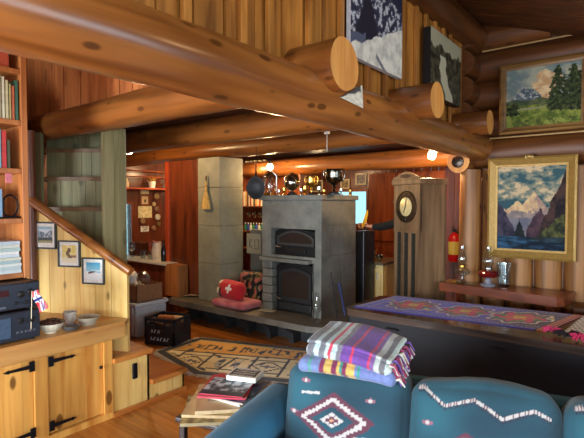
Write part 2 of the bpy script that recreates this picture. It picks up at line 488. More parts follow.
# painting wall: upright half logs below, lying logs above
mb = MB(); mb.prism([(-1.5, YP + .02, 0), (XR, YP + .02, 0), (XR, YP + .02, ROOF(XR)), (-1.5, YP + .02, ROOF(-1.5))], (0, .16, 0))
struct(mb.build('wall_paintings', log_wx))
x = -1.37; i = 0
while x < XR:
    mb = MB(); mb.log((x, YP + .03, 0), (x, YP + .03, 2.0), .124, seed=i, seg=.25); struct(mb.build('wall_upright_log', log_z)); x += .256; i += 1
z = 2.17; i = 0
while z < 3.7:
    xe = min(XR, -1.5 + (3.5 - z + .1) / .33)
    if xe > -1.2:
        mb = MB(); mb.log((-1.72, YP + .06, z), (xe, YP + .06, z), .158, seed=i + 50, seg=.25, wob=.04); struct(mb.build('wall_lying_log', log_wx))
    z += .305; i += 1
mb = MB()
for z in (2.322, 3.237): mb.tube([(-1.5, YP - .035, z), (.3, YP - .035, z)], .009, 6)
struct(mb.build('trim_chinking', plain('chinking', (190, 150, 96), .6)))

# wall behind the loft's right end (short log stack) and the kitchen's right walls
for k in range(4):
    mb = MB(); z = 2.55 + k * .26; mb.log((-1.62, 4.86, z), (-1.62, 5.3, z), .13, seed=k + 70); struct(mb.build('wall_corner_log', log_wy))
mb = MB(); mb.box((-1.5, YP + .2, 0), (-1.38, YF, ROOF(-1.5) - .1)); struct(mb.build('wall_kitchen_right', red_w))
mb = MB(); planks(mb, (-2.35, 6.45, 0), (1, 0, 0), (0, 0, 1), .85, 2.5, w=.15); struct(mb.build('wall_kitchen_partition', red_w))

# far wall with the sink window, pantry wall with a narrow window
wa, wb = P(335, 192, Y=YF), P(366.5, 224, Y=YF)
mb = MB()
for a, b in (((XL, 0), (wa.x, 2.55)), ((wb.x, 0), (-1.5, 2.55)), ((wa.x, 0), (wb.x, wb.z)), ((wa.x, wa.z), (wb.x, 2.55))):
    planks(mb, (a[0], YF, a[1]), (1, 0, 0), (0, 0, 1), b[0] - a[0], b[1] - a[1], w=.16)
struct(mb.build('wall_far', red_w))
mb = MB(); mb.prism([(XL, YF + .02, 2.5), (-1.38, YF + .02, 2.5), (-1.38, YF + .02, ROOF(-1.38)), (-3.2, YF + .02, ROOF(-3.2)), (XL, YF + .02, ROOF(XL))], (0, .1, 0)); struct(mb.build('wall_far_upper', ceil_w))
def window(name, o, ux, w, h, n, bars, mat_f, t=.05):
    """frame and bars round a pane; o lower corner, ux along, n inward normal"""
    o = Vector(o); ux = Vector(ux); uz = Vector((0, 0, 1)); n = Vector(n)
    root = bpy.data.objects.new(name, None); COL.objects.link(root); root.location = o; root['kind'] = 'structure'
    def bar(m, a, b, c, d, dep=.05):
        p = [o + ux * a + uz * b, o + ux * c + uz * b, o + ux * c + uz * d, o + ux * a + uz * d]
        m.hexa([q - n * dep / 2 for q in p] + [q + n * dep / 2 for q in p])
    m = MB(); bar(m, -t, -t, w + t, 0); bar(m, -t, h, w + t, h + t); bar(m, -t, 0, 0, h); bar(m, w, 0, w + t, h)
    for k in range(1, bars): bar(m, w * k / bars - .02, 0, w * k / bars + .02, h)
    m.build('window_frame', mat_f, root, True)
    m = MB(); bar(m, 0, 0, w, h, .006); m.build('pane', clear, root, True)
    return root
window('window_1', (wa.x, YF, wb.z), (1, 0, 0), wb.x - wa.x, wa.z - wb.z, (0, -1, 0), 2, kitch_w)
pa, pb = P(118, 204, X=XL), P(131, 262, X=XL)
mb = MB()
for a, b in (((1.8, 0), (pa.y, 2.55)), ((pb.y, 0), (YF, 2.55)), ((pa.y, 0), (pb.y, pb.z)), ((pa.y, pa.z), (pb.y, 2.55))):
    mb.box((XL - .1, a[0], a[1]), (XL, b[0], b[1]))
struct(mb.build('wall_pantry', red_w))
window('window_2', (XL, pa.y, pb.z), (0, 1, 0), pb.y - pa.y, pa.z - pb.z, (1, 0, 0), 1, red_w)
mb = MB(); mb.box((XL - .1, YB, 2.5), (XL, YF, ROOF(XL) + .05)); struct(mb.build('wall_left_upper', ceil_w))
mb = MB(); mb.box((XL, 1.72, 0), (-4.5, 1.8, 2.55)); struct(mb.build('wall_pantry_side', red_w))
# left wall of the living room (behind the bookcase)
mb = MB(); mb.box((-4.5, YB, 0), (-4.4, 1.75, 2.55)); struct(mb.build('wall_left', board_red))
mb = MB(); mb.box((XL, YB, 2.45), (-4.4, 1.75, 2.55)); struct(mb.build('ceiling_side_room', under_w))
# right wall with two big windows, back wall with two
def wall_with_windows(name, o, u, n, L, H, wins, mat, first):
    o = Vector(o); u = Vector(u); n = Vector(n); m = MB()
    def pc(a, z0, b, z1):
        if b - a < .01 or z1 - z0 < .01: return
        p = [o + u * a, o + u * b]
        q = [Vector((*p[0].xy, z0)), Vector((*p[1].xy, z0)), Vector((*p[1].xy, z1)), Vector((*p[0].xy, z1))]
        m.hexa([t - n * .14 for t in q] + q)
    x = 0
    for (a, z0, b, z1) in wins:
        pc(x, 0, a, H); pc(a, 0, b, z0); pc(a, z1, b, H); x = b
    pc(x, 0, L, H); struct(m.build(name, mat))
    for k, (a, z0, b, z1) in enumerate(wins):
        q = o + u * a
        window('window_%d' % (first + k), (q.x, q.y, z0), u, b - a, z1 - z0, n, 2, pine_z)
wall_with_windows('wall_right', (XR, YB, 0), (0, 1, 0), (-1, 0, 0), YP - YB, ROOF(XR), [(.8, .7, 2.9, 1.95), (4.6, .7, 7.4, 1.95)], log_wy, 3)
wall_with_windows('wall_back', (-4.4, YB, 0), (1, 0, 0), (0, 1, 0), XR + 4.4, ROOF(XR), [(.6, .7, 3.0, 2.0), (4.0, .5, 6.6, 2.0)], log_wx, 5)
mb = MB(); mb.prism([(XL, YB, 2.1), (XR, YB, 2.1), (XR, YB, ROOF(XR)), (-3.2, YB, ROOF(-3.2)), (XL, YB, ROOF(XL))], (0, -.14, 0)); struct(mb.build('wall_back_upper', log_wx))

# loft: floor planks, joists, edge beam, board walls
mb = MB(); planks(mb, (XL, 2.22, 2.53), (1, 0, 0), (0, 1, 0), -1.62 - XL, YF - 2.22, w=.16, thick=.04)
struct(mb.build('ceiling_under_loft', under_w))
mb = MB(); mb.log((-1.5, YB + .05, 2.225), (-1.5, YP + .02, 2.225), .141, .134, 40, seed=3, wob=.05); struct(mb.build('ceiling_beam', log_y), 'big varnished log carrying the loft edge')
for k, (y, x0, x1, r0, r1, z) in enumerate(((2.11, -1.3, -5.9, .137, .115, 2.37), (3.27, -1.25, -6.6, .128, .13, 2.375), (4.58, -1.25, -7.2, .112, .135, 2.40), (7.0, -1.6, -7.2, .12, .12, 2.39))):
    mb = MB(); mb.log((x0, y, z), (x1, y, z), r0, r1, 32, seed=k + 10, wob=.04, capmi=1); struct(mb.build('ceiling_joist', [log_x, end_w]), 'round log joist with a sawn end')
mb = MB(); mb.log((-1.6, 5.8, 2.235), (-6.0, 5.8, 2.2), .125, .125, 28, seed=21, wob=.05); struct(mb.build('ceiling_beam', log_x))
mb = MB(); planks(mb, (-1.62, -.4, 2.37), (0, 1, 0), (0, 0, 1), 5.3, 1.05, w=.2, gap=.012, thick=.03, jit=.015)
y = -.3
while y < 4.8:
    mb.bev((-1.605, y - .022, 2.36), (-1.575, y + .022, 3.4), .004); y += random.choice((.2, .27, .34))
struct(mb.build('wall_loft', board_gold))
mb = MB(); planks(mb, (-6.0, 2.2, 2.47), (1, 0, 0), (0, 0, 1), 4.35, 1.1, w=.16, gap=.008, thick=.03, jit=.01)
struct(mb.build('wall_loft_side', board_red))
# post at the corner and the log resting on it
mb = MB(); pp = P(470, 230, Y=5.12); mb.log((pp.x, pp.y, 0), (pp.x, pp.y, 2.0), .112, .106, seed=61, wob=.07); struct(mb.build('log_post', log_z), 'round upright log under the beam end')
pe = P(458, 162, D=4.95); mb = MB(); mb.log((pe.x, pe.y, pe.z), (pe.x, 6.4, pe.z), .115, .12, seed=62, capmi=1); struct(mb.build('ceiling_beam', [log_y, end_w]), 'log end seen head-on above the post')

# ================================================================== LEFT SIDE: stair, cabinet, bookcase
XC = -3.28
W0 = P(127, 270, D=3.74); W1 = P(26, 270, D=3.98)
wd = Vector((W1.x - W0.x, W1.y - W0.y, 0)); WL = wd.length; wd.normalize()
wn = Vector((-wd.y, wd.x, 0));  wn = wn if wn.dot(CAM - W0) > 0 else -wn       # towards the room
RA = P(127, 271, D=3.74).z; RB = P(26, 197, D=3.98).z
mb = MB(); s = 0
while s < WL - .01:
    e = min(WL, s + .147); zt = lambda q: RA + (RB - RA) * q / WL - .02
    a = Vector((W0.x, W0.y, 0)) + wd * (s + .002); b = Vector((W0.x, W0.y, 0)) + wd * (e - .002)
    za, zb = zt(s), zt(e); U = Vector((0, 0, 1))
    mb.prism([a + U * .02, b + U * .02, b + U * zb, a + U * za], -wn * .03); s = e
struct(mb.build('wall_stair', board_pine))
# staircase
st = thing('staircase', 'wooden staircase with log handrail and green boarded upper flight', 'staircase', (-3.6, 2.2, 0))
def stepbox(x0, x1, y0, y1, z, zb=0):
    m = MB(); m.bev((x0, y0, z - .04), (x1 + .02, y1 + .015, z), .008); m.build('tread', step_w, st, True)
    m = MB(); planks(m, (x1 - .02, y0, zb), (0, 1, 0), (0, 0, 1), y1 - y0, z - .04 - zb, w=.13, gap=.002, thick=.02)
    m.box((x0, y1 - .02, zb), (x1 - .02, y1, z - .04)); m.build('riser', board_pine, st, True)
y_c = P(112, 300, X=XC).y; y_2 = P(150, 300, X=XC).y; y_1 = P(185, 300, X=XC).y
stepbox(-4.15, XC, y_c, y_2, .455)
stepbox(-4.15, XC, y_2, y_1, .19)
m = MB(); hp = P(135, 371, X=XC + .01); m.soft((.02, .045, .125), (4, 8, 12), .022, M=Matrix.Translation(hp)); m.build('pull', iron_h, st, True)
m = MB(); m.box((XC - .012, y_c, 0), (XC + .012, y_1, .03)); m.build('skirting', step_w, st, True)
m = MB(); a, b = P(131, 272, D=3.70), P(25, 196, D=3.94); m.log(a, b, .036, .042, 16, seed=5, wob=.15, seg=.06); m.build('handrail', log_y, st, True)
# upper flight seen through the opening, square to the rail wall
ups = [(207, 4.3), (177, 4.5), (149, 4.7)]
prev = .5
for i, (py, D) in enumerate(ups):
    L_, R_ = P(37, py, D=D), P(107, py, D=D - .15)
    R_ = P(107, py, D=D - .02); du = (R_ - L_); du.z = 0; zz = L_.z; nn = Vector((-du.y, du.x, 0)).normalized(); nn = nn if nn.dot(CAM - L_) < 0 else -nn
    m = MB(); p = [L_ + nn * -.03, Vector((R_.x, R_.y, zz)) + nn * -.03, Vector((R_.x, R_.y, zz)) + nn * .2, L_ + nn * .2]
    p = [Vector((q.x, q.y, zz - .04)) for q in p] + [Vector((q.x, q.y, zz)) for q in p]
    m.hexa(p); m.build('tread', tread_w, st, True)
    nz_ = P(37, ups[i + 1][0], D=ups[i + 1][1]).z if i < 2 else 2.5
    m = MB(); o = L_ + nn * .17; planks(m, (o.x, o.y, zz), du, (0, 0, 1), du.length, nz_ - zz - .04, w=.115, gap=.004, thick=.02); m.build('riser', board_green, st, True)
    if i == 0:
        m = MB(); o = L_ - nn * .01; planks(m, (o.x, o.y, .5), du, (0, 0, 1), du.length, zz - .54, w=.115, gap=.004, thick=.02); m.build('riser', board_green, st, True)
# green boarded wall right of the flight
ga, gb = P(104, 200, D=3.95), P(125.5, 200, D=4.15)
mb = MB(); d_ = gb - ga; d_.z = 0; planks(mb, (ga.x, ga.y, .0), d_, (0, 0, 1), d_.length, 2.3, w=.1, gap=.003, thick=.03)
g2 = gb + (gb - CAM) * .2; d2 = g2 - gb; d2.z = 0; planks(mb, (gb.x, gb.y + .01, 0), d2, (0, 0, 1), d2.length, 2.3, w=.1, gap=.003, thick=.03)
struct(mb.build('wall_stairwell', board_green))
gl, gr = P(31, 200, D=4.4), P(42, 200, D=4.35); mb = MB(); d_ = gr - gl; d_.z = 0; planks(mb, (gl.x, gl.y, 0), d_, (0, 0, 1), d_.length, 2.3, w=.1, thick=.03); struct(mb.build('wall_stairwell_left', board_green))
pp = P(32.5, 230, D=3.93); mb = MB(); mb.log((pp.x, pp.y, .7), (pp.x, pp.y, 2.25), .03, .034, 14, seed=9, wob=.15)
tag(mb.build('log_pole', wood('dark_pole', (132, 76, 44), (84, 44, 26), 'Z', .4, .4)), 'slim dark log pole beside the bookcase at the top of the handrail', 'pole')

# low cabinet along the left
cb = thing('low_cabinet', 'low knotty pine cabinet with black strap hinges', 'cabinet', (-3.7, 1.2, 0))
y0 = -.6
m = MB(); m.box((-4.35, y0, .07), (XC - .03, y_c, .68)); m.build('body', pine_z, cb, True)
m = MB(); m.box((-4.3, y0, 0), (XC - .05, y_c, .07)); m.build('plinth', plain('dark_plinth', (70, 42, 26)), cb, True)
ys = [P(px, 330, X=XC).y for px in (34, 47, 104, 112)]
m = MB()
m.box((XC - .03, ys[0], .03), (XC, ys[1], .605)); m.box((XC - .03, ys[2], .03), (XC, ys[3], .605)); m.box((XC - .028, y0, .0), (XC + .006, ys[3], .045))
m.build('face_frame', pine_z, cb, True)
m = MB(); m.bev((XC - .03, y0, .605), (XC + .012, P(118, 330, X=XC).y + .06, .70), .006); m.build('apron', pine_y, cb, True)
def strap(door, yh, z, sgn):
    m = MB(); x = XC + .004
    m.bev((x, yh - .018, z - .035), (x + .007, yh + .018, z + .035), .003)
    m.prism([(x, yh, z - .014), (x, yh + sgn * .14, z - .007), (x, yh + sgn * .14, z - .013), (x, yh + sgn * .175, z), (x, yh + sgn * .14, z + .013), (x, yh + sgn * .14, z + .007), (x, yh, z + .014)], (.006, 0, 0))
    m.build('hinge', iron_h, door, True)
m = MB(); planks(m, (XC - .022, ys[1] + .004, .05), (0, 1, 0), (0, 0, 1), ys[2] - ys[1] - .008, .55, w=.15, gap=.001, thick=.022)
dr = m.build('door', pine_z, cb, True); strap(dr, ys[1] + .02, .56, 1); strap(dr, ys[1] + .02, .11, 1)
m = MB(); kp = P(104 - 1.5, 374, X=XC); m.ball((XC + .012, ys[2] - .035, .42), .013, 10); m.build('knob', iron_h, dr, True)
yy = ys[0] - .55
m = MB(); planks(m, (XC - .022, yy, .05), (0, 1, 0), (0, 0, 1), ys[0] - yy - .004, .55, w=.12, gap=.001, thick=.022)
dr = m.build('door', pine_z, cb, True); strap(dr, ys[0] - .02, .56, -1); strap(dr, ys[0] - .02, .11, -1)
# counter top: straight front edge, cut off by the stair wall
cA = P(126, 322, X=XC + .02); wl = [Vector((W0.x, W0.y, 0)) + wn * .004, Vector((W1.x, W1.y, 0)) + wn * .004]
poly = [(XC + .02, y0, .70), (XC + .02, min(cA.y, 2.06), .70), (wl[0].x + .02, wl[0].y - .0, .70), (wl[1].x, wl[1].y, .70), (-4.38, wl[1].y, .70), (-4.38, y0, .70)]
m = MB(); m.prism(poly, (0, 0, .03)); m.build('countertop', pine_y, cb, True)
ZC = .73

# bookcase
XB = -3.45; yr = P(29, 200, X=XB).y; yl = -.3
bk = thing('bookcase', 'tall open wooden bookcase hung above the stereo', 'bookcase', (XB - .15, (yl + yr) / 2, 1.13))
m = MB(); m.bev((XB - .3, yr - .04, 1.13), (XB, yr, 2.62 + .3), .004); m.build('side_panel', shelf_w, bk, True)
m = MB(); m.bev((XB - .3, yl, 1.13), (XB, yl + .04, 2.92), .004); m.build('side_panel', shelf_w, bk, True)
m = MB(); m.box((XB - .31, yl, 1.13), (XB - .3, yr, 2.92)); m.build('back_panel', shelf_w, bk, True)
SZ = [1.17, 1.545, 1.885, 2.215, 2.56, 2.9]
for z in SZ:
    m = MB(); m.bev((XB - .3, yl + .04, z - .035), (XB - .004, yr - .04, z), .004); m.build('shelf', shelf_w, bk, True)
yi = yr - .042
def book(y, z, th, h, dep, c, mat=None, label='', group='books standing on the upper bookcase shelves'):
    nm = 'bk_%d_%d_%d' % c
    t = thing('book', label, 'book', (XB - .02 - dep / 2, y + th / 2, z), 0, group)
    m = MB(); m.bev((-dep / 2, -th / 2, 0), (dep / 2, -th / 2 + .003, h), .001); m.bev((-dep / 2, th / 2 - .003, 0), (dep / 2, th / 2, h), .001); m.bev((dep / 2 - .004, -th / 2, 0), (dep / 2, th / 2, h), .001)
    m.build('cover', cm(nm, c, .5), t)
    m = MB(); m.box((-dep / 2 + .004, -th / 2 + .003, .004), (dep / 2 - .004, th / 2 - .003, h - .004)); m.build('pages', paper, t)
rows = {3: [((66, 110, 88), .02, .27, 'dark green'), ((196, 104, 72), .018, .23, 'rust red'), ((186, 170, 110), .014, .24, 'olive buff'), ((206, 196, 150), .02, .26, 'cream'), ((222, 214, 180), .018, .28, 'pale ivory'), ((170, 160, 120), .022, .29, 'khaki')],
        2: [((80, 84, 60), .02, .19, 'olive green'), ((196, 60, 58), .03, .25, 'red'), ((120, 170, 190), .014, .26, 'light blue'), ((222, 222, 220), .025, .25, 'white'), ((70, 96, 130), .02, .26, 'navy blue')]}
place = {3: 'on the shelf level with the joist', 2: 'on the shelf above the hanging pink tag'}
for r, lst in rows.items():
    y = yi - (.004 if r == 3 else .06)
    for k, (c, th, h, cn) in enumerate(lst):
        y -= th + .003
        book(y, SZ[r], th, h, .18, c, label='%s upright book %s of the bookcase' % (cn, place[r]))
# books lying on the top shelf
t = thing('book', 'green book lying flat on the highest visible bookcase shelf', 'book', (XB - .12, yi - .13, SZ[4] + .1))
m = MB(); m.bev((-.1, -.15, 0), (.1, .1, .004), .001); m.bev((-.1, -.15, .026), (.1, .1, .03), .001); m.build('cover', cm('bk_g', (58, 128, 92)), t)
m = MB(); m.box((-.095, -.145, .004), (.095, .095, .026)); m.build('pages', paper, t)
mb = MB(); mb.bev((XB - .2, yi - .14, SZ[4]), (XB - .02, yi - .06, SZ[4] + .1), .004); tag(mb.build('box', cm('bx_r', (188, 84, 56))), 'small rust coloured box under the flat green book', 'box')
mb = MB(); mb.bev((XB - .002, yi - .105, SZ[2] - .1), (XB + .002, yi - .065, SZ[2] - .036), .001); tag(mb.build('tag', cm('pinktag', (214, 120, 130))), 'pink paper tag hanging from the bookcase shelf', 'tag')
mb = MB(); mb.bev((XB - .2, yi - .28, SZ[1]), (XB - .04, yi - .11, SZ[1] + .2), .004); tag(mb.build('box', cm('bx_b', (136, 170, 196))), 'pale blue box behind the black wire hoops', 'box')
t = thing('wire_stand', 'black wire stand of hoops on the bookcase shelf', 'stand', (XB - .05, yi - .09, SZ[1]))
for dy in (-.06, .03):
    m = MB(); m.tube([Vector((.0, dy + .05 * math.sin(a), .085 + .075 * math.cos(a))) for a in [PI * (.0 + 2 * k / 20) for k in range(21)]], .006, 8, cap=False); m.build('hoop', iron_h, t)
m = MB(); m.bev((-.03, -.11, 0), (.03, .08, .012), .003); m.build('base', iron_h, t)
# the stack of papers
pal = [(210, 220, 220), (190, 206, 206), (226, 230, 224), (168, 192, 196), (214, 214, 196), (200, 214, 222), (232, 232, 226), (176, 196, 190), (206, 212, 200), (188, 200, 208)]
z = SZ[0]
for k, c in enumerate(pal):
    h = .018 + .008 * random.random(); o = random.uniform(-.012, .012)
    mb = MB(); mb.bev((XB - .24, yi - .3, z), (XB - .02 + o, yi - .012 + o * .6, z + h), .003); z += h
    tag(mb.build('magazine', cm('mag%d' % k, c, .5)), 'pale magazine in the flat pile on the lowest bookcase shelf', 'magazine', 'magazines piled on the lowest bookcase shelf')

# stereo units at the front of the counter
def stereo(z, h, label, kind):
    t = thing('stereo_unit', label, 'stereo', (XC - .2, 1.235, z))
    x1 = .165
    m = MB(); m.bev((-.17, -.215, .012), (x1, .215, h), .006); m.build('case', blackp, t)
    m = MB(); m.bev((x1 - .003, -.21, .017), (x1 + .008, .21, h - .005), .004); m.build('front_panel', cm('stereo_face', (44, 50, 62), .3), t)
    for sy in (-.17, .17):
        m = MB(); m.lathe([(.018, 0), (.02, .012)], (x1 - .03, sy, 0), 12); m.build('foot', blackm, t)
    if kind == 'top':
        m = MB(); m.box((x1 + .008, -.2, h * .58), (x1 + .01, .02, h * .8)); m.build('display', plain('display_dark', (70, 28, 26), .2), t)
        for yy, zz, r in ((.09, .6, .022), (.15, .65, .02), (.12, .3, .012), (.165, .3, .012), (.06, .3, .01)):
            m = MB(); m.lathe([(r, 0), (r, .012), (r * .8, .016)], (x1 + .006, yy, h * zz), 16, M=Matrix.Rotation(PI / 2, 3, 'Y').to_4x4()); m.build('knob', blackm, t)
        m = MB(); m.box((x1 + .008, -.2, h * .16), (x1 + .011, .0, h * .24)); m.build('button_row', greyp, t)
    else:
        m = MB(); m.bev((x1 + .004, -.21, h * .2), (x1 + .012, .03, h * .85), .004); m.build('tray', cm('stereo_silver', (70, 92, 116), .25), t)
        for a, b in ((.085, .7), (.155, .7)):
            m = MB(); m.lathe([(.02, 0), (.02, .012), (.016, .014)], (x1 + .006, a, h * b), 16, M=Matrix.Rotation(PI / 2, 3, 'Y').to_4x4()); m.build('knob', blackm, t)
        for k in range(5):
            m = MB(); m.box((x1 + .007, .06 + k * .026, h * .3), (x1 + .012, .074 + k * .026, h * .36)); m.build('button', greyp, t)
    return t
stereo(ZC, .205, 'black and blue stereo unit standing directly on the counter', 'low')
stereo(ZC + .208, .185, 'black stereo receiver stacked on top of another unit', 'top')
# little flag on a stick
fp = P(36.5, 312, D=3.12)
t = thing('small_flag', 'small red flag with a blue and white cross beside the stereo', 'flag', (fp.x, fp.y, fp.z))
m = MB(); m.tube([P(31, 330, D=3.13) - fp, P(32, 291, D=3.1) - fp], .0025, 6); m.build('stick', cream, t)
c0, c1, c2, c3 = [P(px, py, D=3.1) - fp for px, py in ((32, 292), (38, 289.5), (48, 308), (39, 313))]
def flag(u, v):
    a, b = abs(u - .5) * .9 - .03, abs(v - .42)
    if u * 0 + min(abs(u - .5), 9) < .075 or abs(v - .4) < .06: return (32, 48, 110)
    if abs(u - .5) < .17 or abs(v - .4) < .13: return (235, 235, 238)
    return (190, 40, 52)
m = MB(); vd = (FH * -1)
m.slab(lambda u, v: c0.lerp(c1, u).lerp(c3.lerp(c2, u), v) + vd * (.012 * math.sin(v * 6)), FH * .002, 20, 24, flag); m.build('banner', print_m, t)

# bowls on the counter
def on_counter(px, py, D): 
    v = P(px, py, D=D); return Vector((v.x, v.y, ZC))
def bowl_prof(r, h, t=.006, foot=.45):
    return [(r * foot, 0), (r * foot, .008), (r * .75, h * .35), (r * .95, h * .8), (r, h), (r - t, h), (r * .93 - t, h * .78), (r * .72 - t, h * .38), (r * .35, .014), (0, .012)]
B1 = on_counter(51, 330, 3.32)
t = thing('bowl', 'white bowl with a dark rim holding dark nuts, beside the stereo', 'bowl', B1)
m = MB(); m.lathe(bowl_prof(.09, .072), n=28); m.build('shell', cm('cream_glaze', (224, 220, 196), .25), t)
m = MB(); m.tube([(math.cos(a) * .089, math.sin(a) * .089, .073) for a in [2 * PI * k / 28 for k in range(29)]], .003, 6, cap=False); m.build('rim', cm('dark_rim', (70, 52, 40)), t)
mb = MB(); random.seed(3)
for k in range(46):
    a, r = random.uniform(0, 2 * PI), .075 * math.sqrt(random.random())
    mb.ball((B1.x + math.cos(a) * r, B1.y + math.sin(a) * r, ZC + .065 + .022 * (1 - (r / .08) ** 2) + random.uniform(-.004, .004)), random.uniform(.009, .013), 8)
tag(mb.build('nuts', cm('nut', (84, 50, 38), .5, bump=.3), ), 'heap of dark nuts filling the cream bowl', 'nuts', kind='stuff')
B2 = on_counter(88, 321, 3.55)
t = thing('bowl', 'grey-white bowl at the far end of the counter under the picture frames', 'bowl', B2)
m = MB(); m.lathe(bowl_prof(.085, .058, foot=.7), n=28); m.build('shell', cm('grey_glaze', (176, 166, 144), .3), t)
B3 = on_counter(70, 322, 3.6)
t = thing('mug', 'white mug with dark marks standing between the two bowls', 'mug', B3)
m = MB(); m.lathe([(.04, 0), (.046, .01), (.05, .085), (.046, .085), (.042, .012), (0, .01)], n=20); m.build('cup', cm('white_glaze', (226, 224, 214), .25), t)
m = MB(); m.tube([(math.cos(a) * .026 + .055, 0, .043 + math.sin(a) * .026) for a in [-PI / 2 + PI * k / 10 for k in range(11)]], .005, 8); m.build('handle', MATS['white_glaze'], t)
B4 = on_counter(71, 329, 3.38)
t = thing('ashtray', 'low grey metal dish in front of the white mug', 'dish', B4)
m = MB(); m.lathe([(.04, 0), (.055, .01), (.062, .034), (.056, .034), (.048, .014), (0, .012)], n=22); m.build('dish', cm('pewter', (120, 124, 130), .3, metal=.7), t)

# three framed pictures on the stair wall
def wall_pt(px, py, off=.0):
    # point on the stair wall under a photo coordinate
    o = Vector((W0.x, W0.y, 0)) + wn * off
    d = P(px, py, D=1.) - CAM
    k = (o - CAM).dot(wn) / d.dot(wn); return CAM + d * k
def art1(u, v):
    if v > .86: return (150, 190, 200)
    if v < .22: return (150, 150, 96) if v > .08 else (236, 232, 220)
    if v < .4: return (34, 44, 44)
    h = .62 + .2 * abs(u - .5) * 2 + .06 * nz2(u, 0, 9)
    if v > h: return (210, 222, 226)
    return mixc((60, 80, 96), (186, 196, 200), .5 + fbm(u, v, 7))
def art2(u, v):
    if math.hypot((u - .5) * 1.1, (v - .72)) < .13: return (110, 76, 50)
    if abs(u - .5 - .1 * math.sin(v * 9)) < .13 and .25 < v < .75: return mixc((70, 56, 40), (150, 120, 70), .5 + fbm(u, v, 9))
    if v < .3: return (236, 226, 190)
    if v < .42 and u > .4: return (160, 120, 100)
    return (232, 206, 110) if fbm(u, v, 4) > -.1 else (240, 226, 160)
def art3(u, v):
    if v > .55: return mixc((70, 160, 200), (150, 206, 220), (1 - v) * 2)
    if .33 < v < .5 and .15 < u < .6 and abs(v - .42 - (u - .35) * .2) < .055: return (96, 60, 60)
    if abs(v - .53 + u * .1) < .04: return (130, 196, 214)
    return (236, 238, 236)
for (x0, y0_, x1, y1_, fn, lb) in ((35.5, 221.5, 57.5, 248.5, art1, 'black framed print of a grey lake valley, highest of the three'), (59.5, 240, 81.5, 266.5, art2, 'black framed print of a brown figure on yellow, middle of the three'), (83.5, 257, 105.5, 283.5, art3, 'black framed print of blue sky over snow, lowest of the three')):
    A, B = wall_pt(x0, y1_), wall_pt(x1, y1_); h = (wall_pt((x0 + x1) / 2, y0_) - wall_pt((x0 + x1) / 2, y1_)).z; w = (Vector((B.x, B.y, 0)) - Vector((A.x, A.y, 0))).length
    t = thing('picture_frame', lb, 'picture', A); t.rotation_euler = (0, 0, math.atan2(-wd.y, -wd.x))
    b = .013
    m = MB()
    for q in (((0, -.022, 0), (b, -.001, h)), ((w - b, -.022, 0), (w, -.001, h)), ((b, -.022, 0), (w - b, -.001, b)), ((b, -.022, h - b), (w - b, -.001, h))): m.bev(q[0], q[1], .003)
    m.build('frame', cm('slate_frame', (52, 60, 62), .4), t)
    m = MB(); m.box((b, -.012, b), (w - b, -.003, h - b)); m.build('mat', paper, t)
    k = .026
    m = MB(); m.slab(lambda u, v: (k + b + u * (w - 2 * k - 2 * b), -.0135, k + b + v * (h - 2 * k - 2 * b)), (0, .002, 0), 24, 30, fn); m.build('print', print_m, t)

# ================================================================== HEARTH, MASONRY HEATER, PILLAR
ZH = .30
YH = 4.12; hl = P(169, 303, Y=YH).x; 
he = thing('hearth_bench', 'grey soapstone hearth ledge on corbels in front of the heater', 'hearth', (-4.0, YH + .4, 0))
m = MB(); hr = -2.78; m.prism([(hl, YH, ZH - .07), (hr - .25, YH, ZH - .07), (hr - .05, YH + .06, ZH - .07), (hr, YH + .22, ZH - .07), (hr, 5.3, ZH - .07), (hl - .1, 5.3, ZH - .07), (hl - .1, YH + .15, ZH - .07)], (0, 0, .07)); m.build('slab', soap2, he, True)
m = MB(); m.box((hl, YH + .34, 0), (hr - .25, 5.3, ZH - .072)); m.build('plinth', stone('plinth_shaded_corbel_stone', (62, 64, 66), (44, 46, 48)), he, True)
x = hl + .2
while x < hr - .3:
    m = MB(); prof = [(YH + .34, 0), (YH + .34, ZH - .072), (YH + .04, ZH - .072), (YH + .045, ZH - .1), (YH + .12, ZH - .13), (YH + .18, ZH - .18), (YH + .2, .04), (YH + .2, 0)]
    m.prism([(x, a, b) for a, b in prof], (.07, 0, 0)); m.build('corbel', MATS['plinth_shaded_corbel_stone'], he, True); x += .36  # shadow under the slab put into the corbels' darker stone colour

HX0, HX1, HY0, HY1, HZ = -3.985, -3.07, 4.48, 5.26, 1.745
ht = thing('masonry_heater', 'tall grey soapstone masonry heater with arched oven and fire doors', 'heater', ((HX0 + HX1) / 2, (HY0 + HY1) / 2, ZH))
def fx(px): return P(px, 250, Y=HY0).x
def fz(px, py): return P(px, py, Y=HY0).z
ox0, ox1 = fx(271), fx(315); oz0, oz1 = fz(293, 256), fz(293, 229)
dx0, dx1 = fx(273), fx(314); dz0, dz1 = ZH, fz(293, 262)
# front built of courses round the two openings
m = MB(); d = .14; zc = (dz1 + oz0) / 2
m.bev((HX0, HY0, oz1), (HX1, HY0 + d, HZ - .06), .006)
m.bev((HX0, HY0, oz0), (ox0, HY0 + d, oz1), .004); m.bev((ox1, HY0, oz0), (HX1, HY0 + d, oz1), .004)
m.bev((HX0, HY0, dz1), (HX1, HY0 + d, oz0), .004)
n = 6
for k in range(n):
    a, b = ZH + (dz1 - ZH) * k / n, ZH + (dz1 - ZH) * (k + 1) / n
    m.bev((HX0 + .02, HY0 - .02 - .01 * (k % 2), a + .002), (dx0, HY0 + d, b - .002), .012); m.bev((dx1, HY0 - .02 - .01 * ((k + 1) % 2), a + .002), (HX1 - .1, HY0 + d, b - .002), .012)
m.box((HX1 - .1, HY0, ZH), (HX1, HY0 + d, dz1))
m.build('front', soap, ht, True)
m = MB(); ys_ = [HY0 + d, HY0 + d + .32, HY1]; zs_ = [ZH, ZH + .36, ZH + .72, ZH + 1.08, HZ - .06]
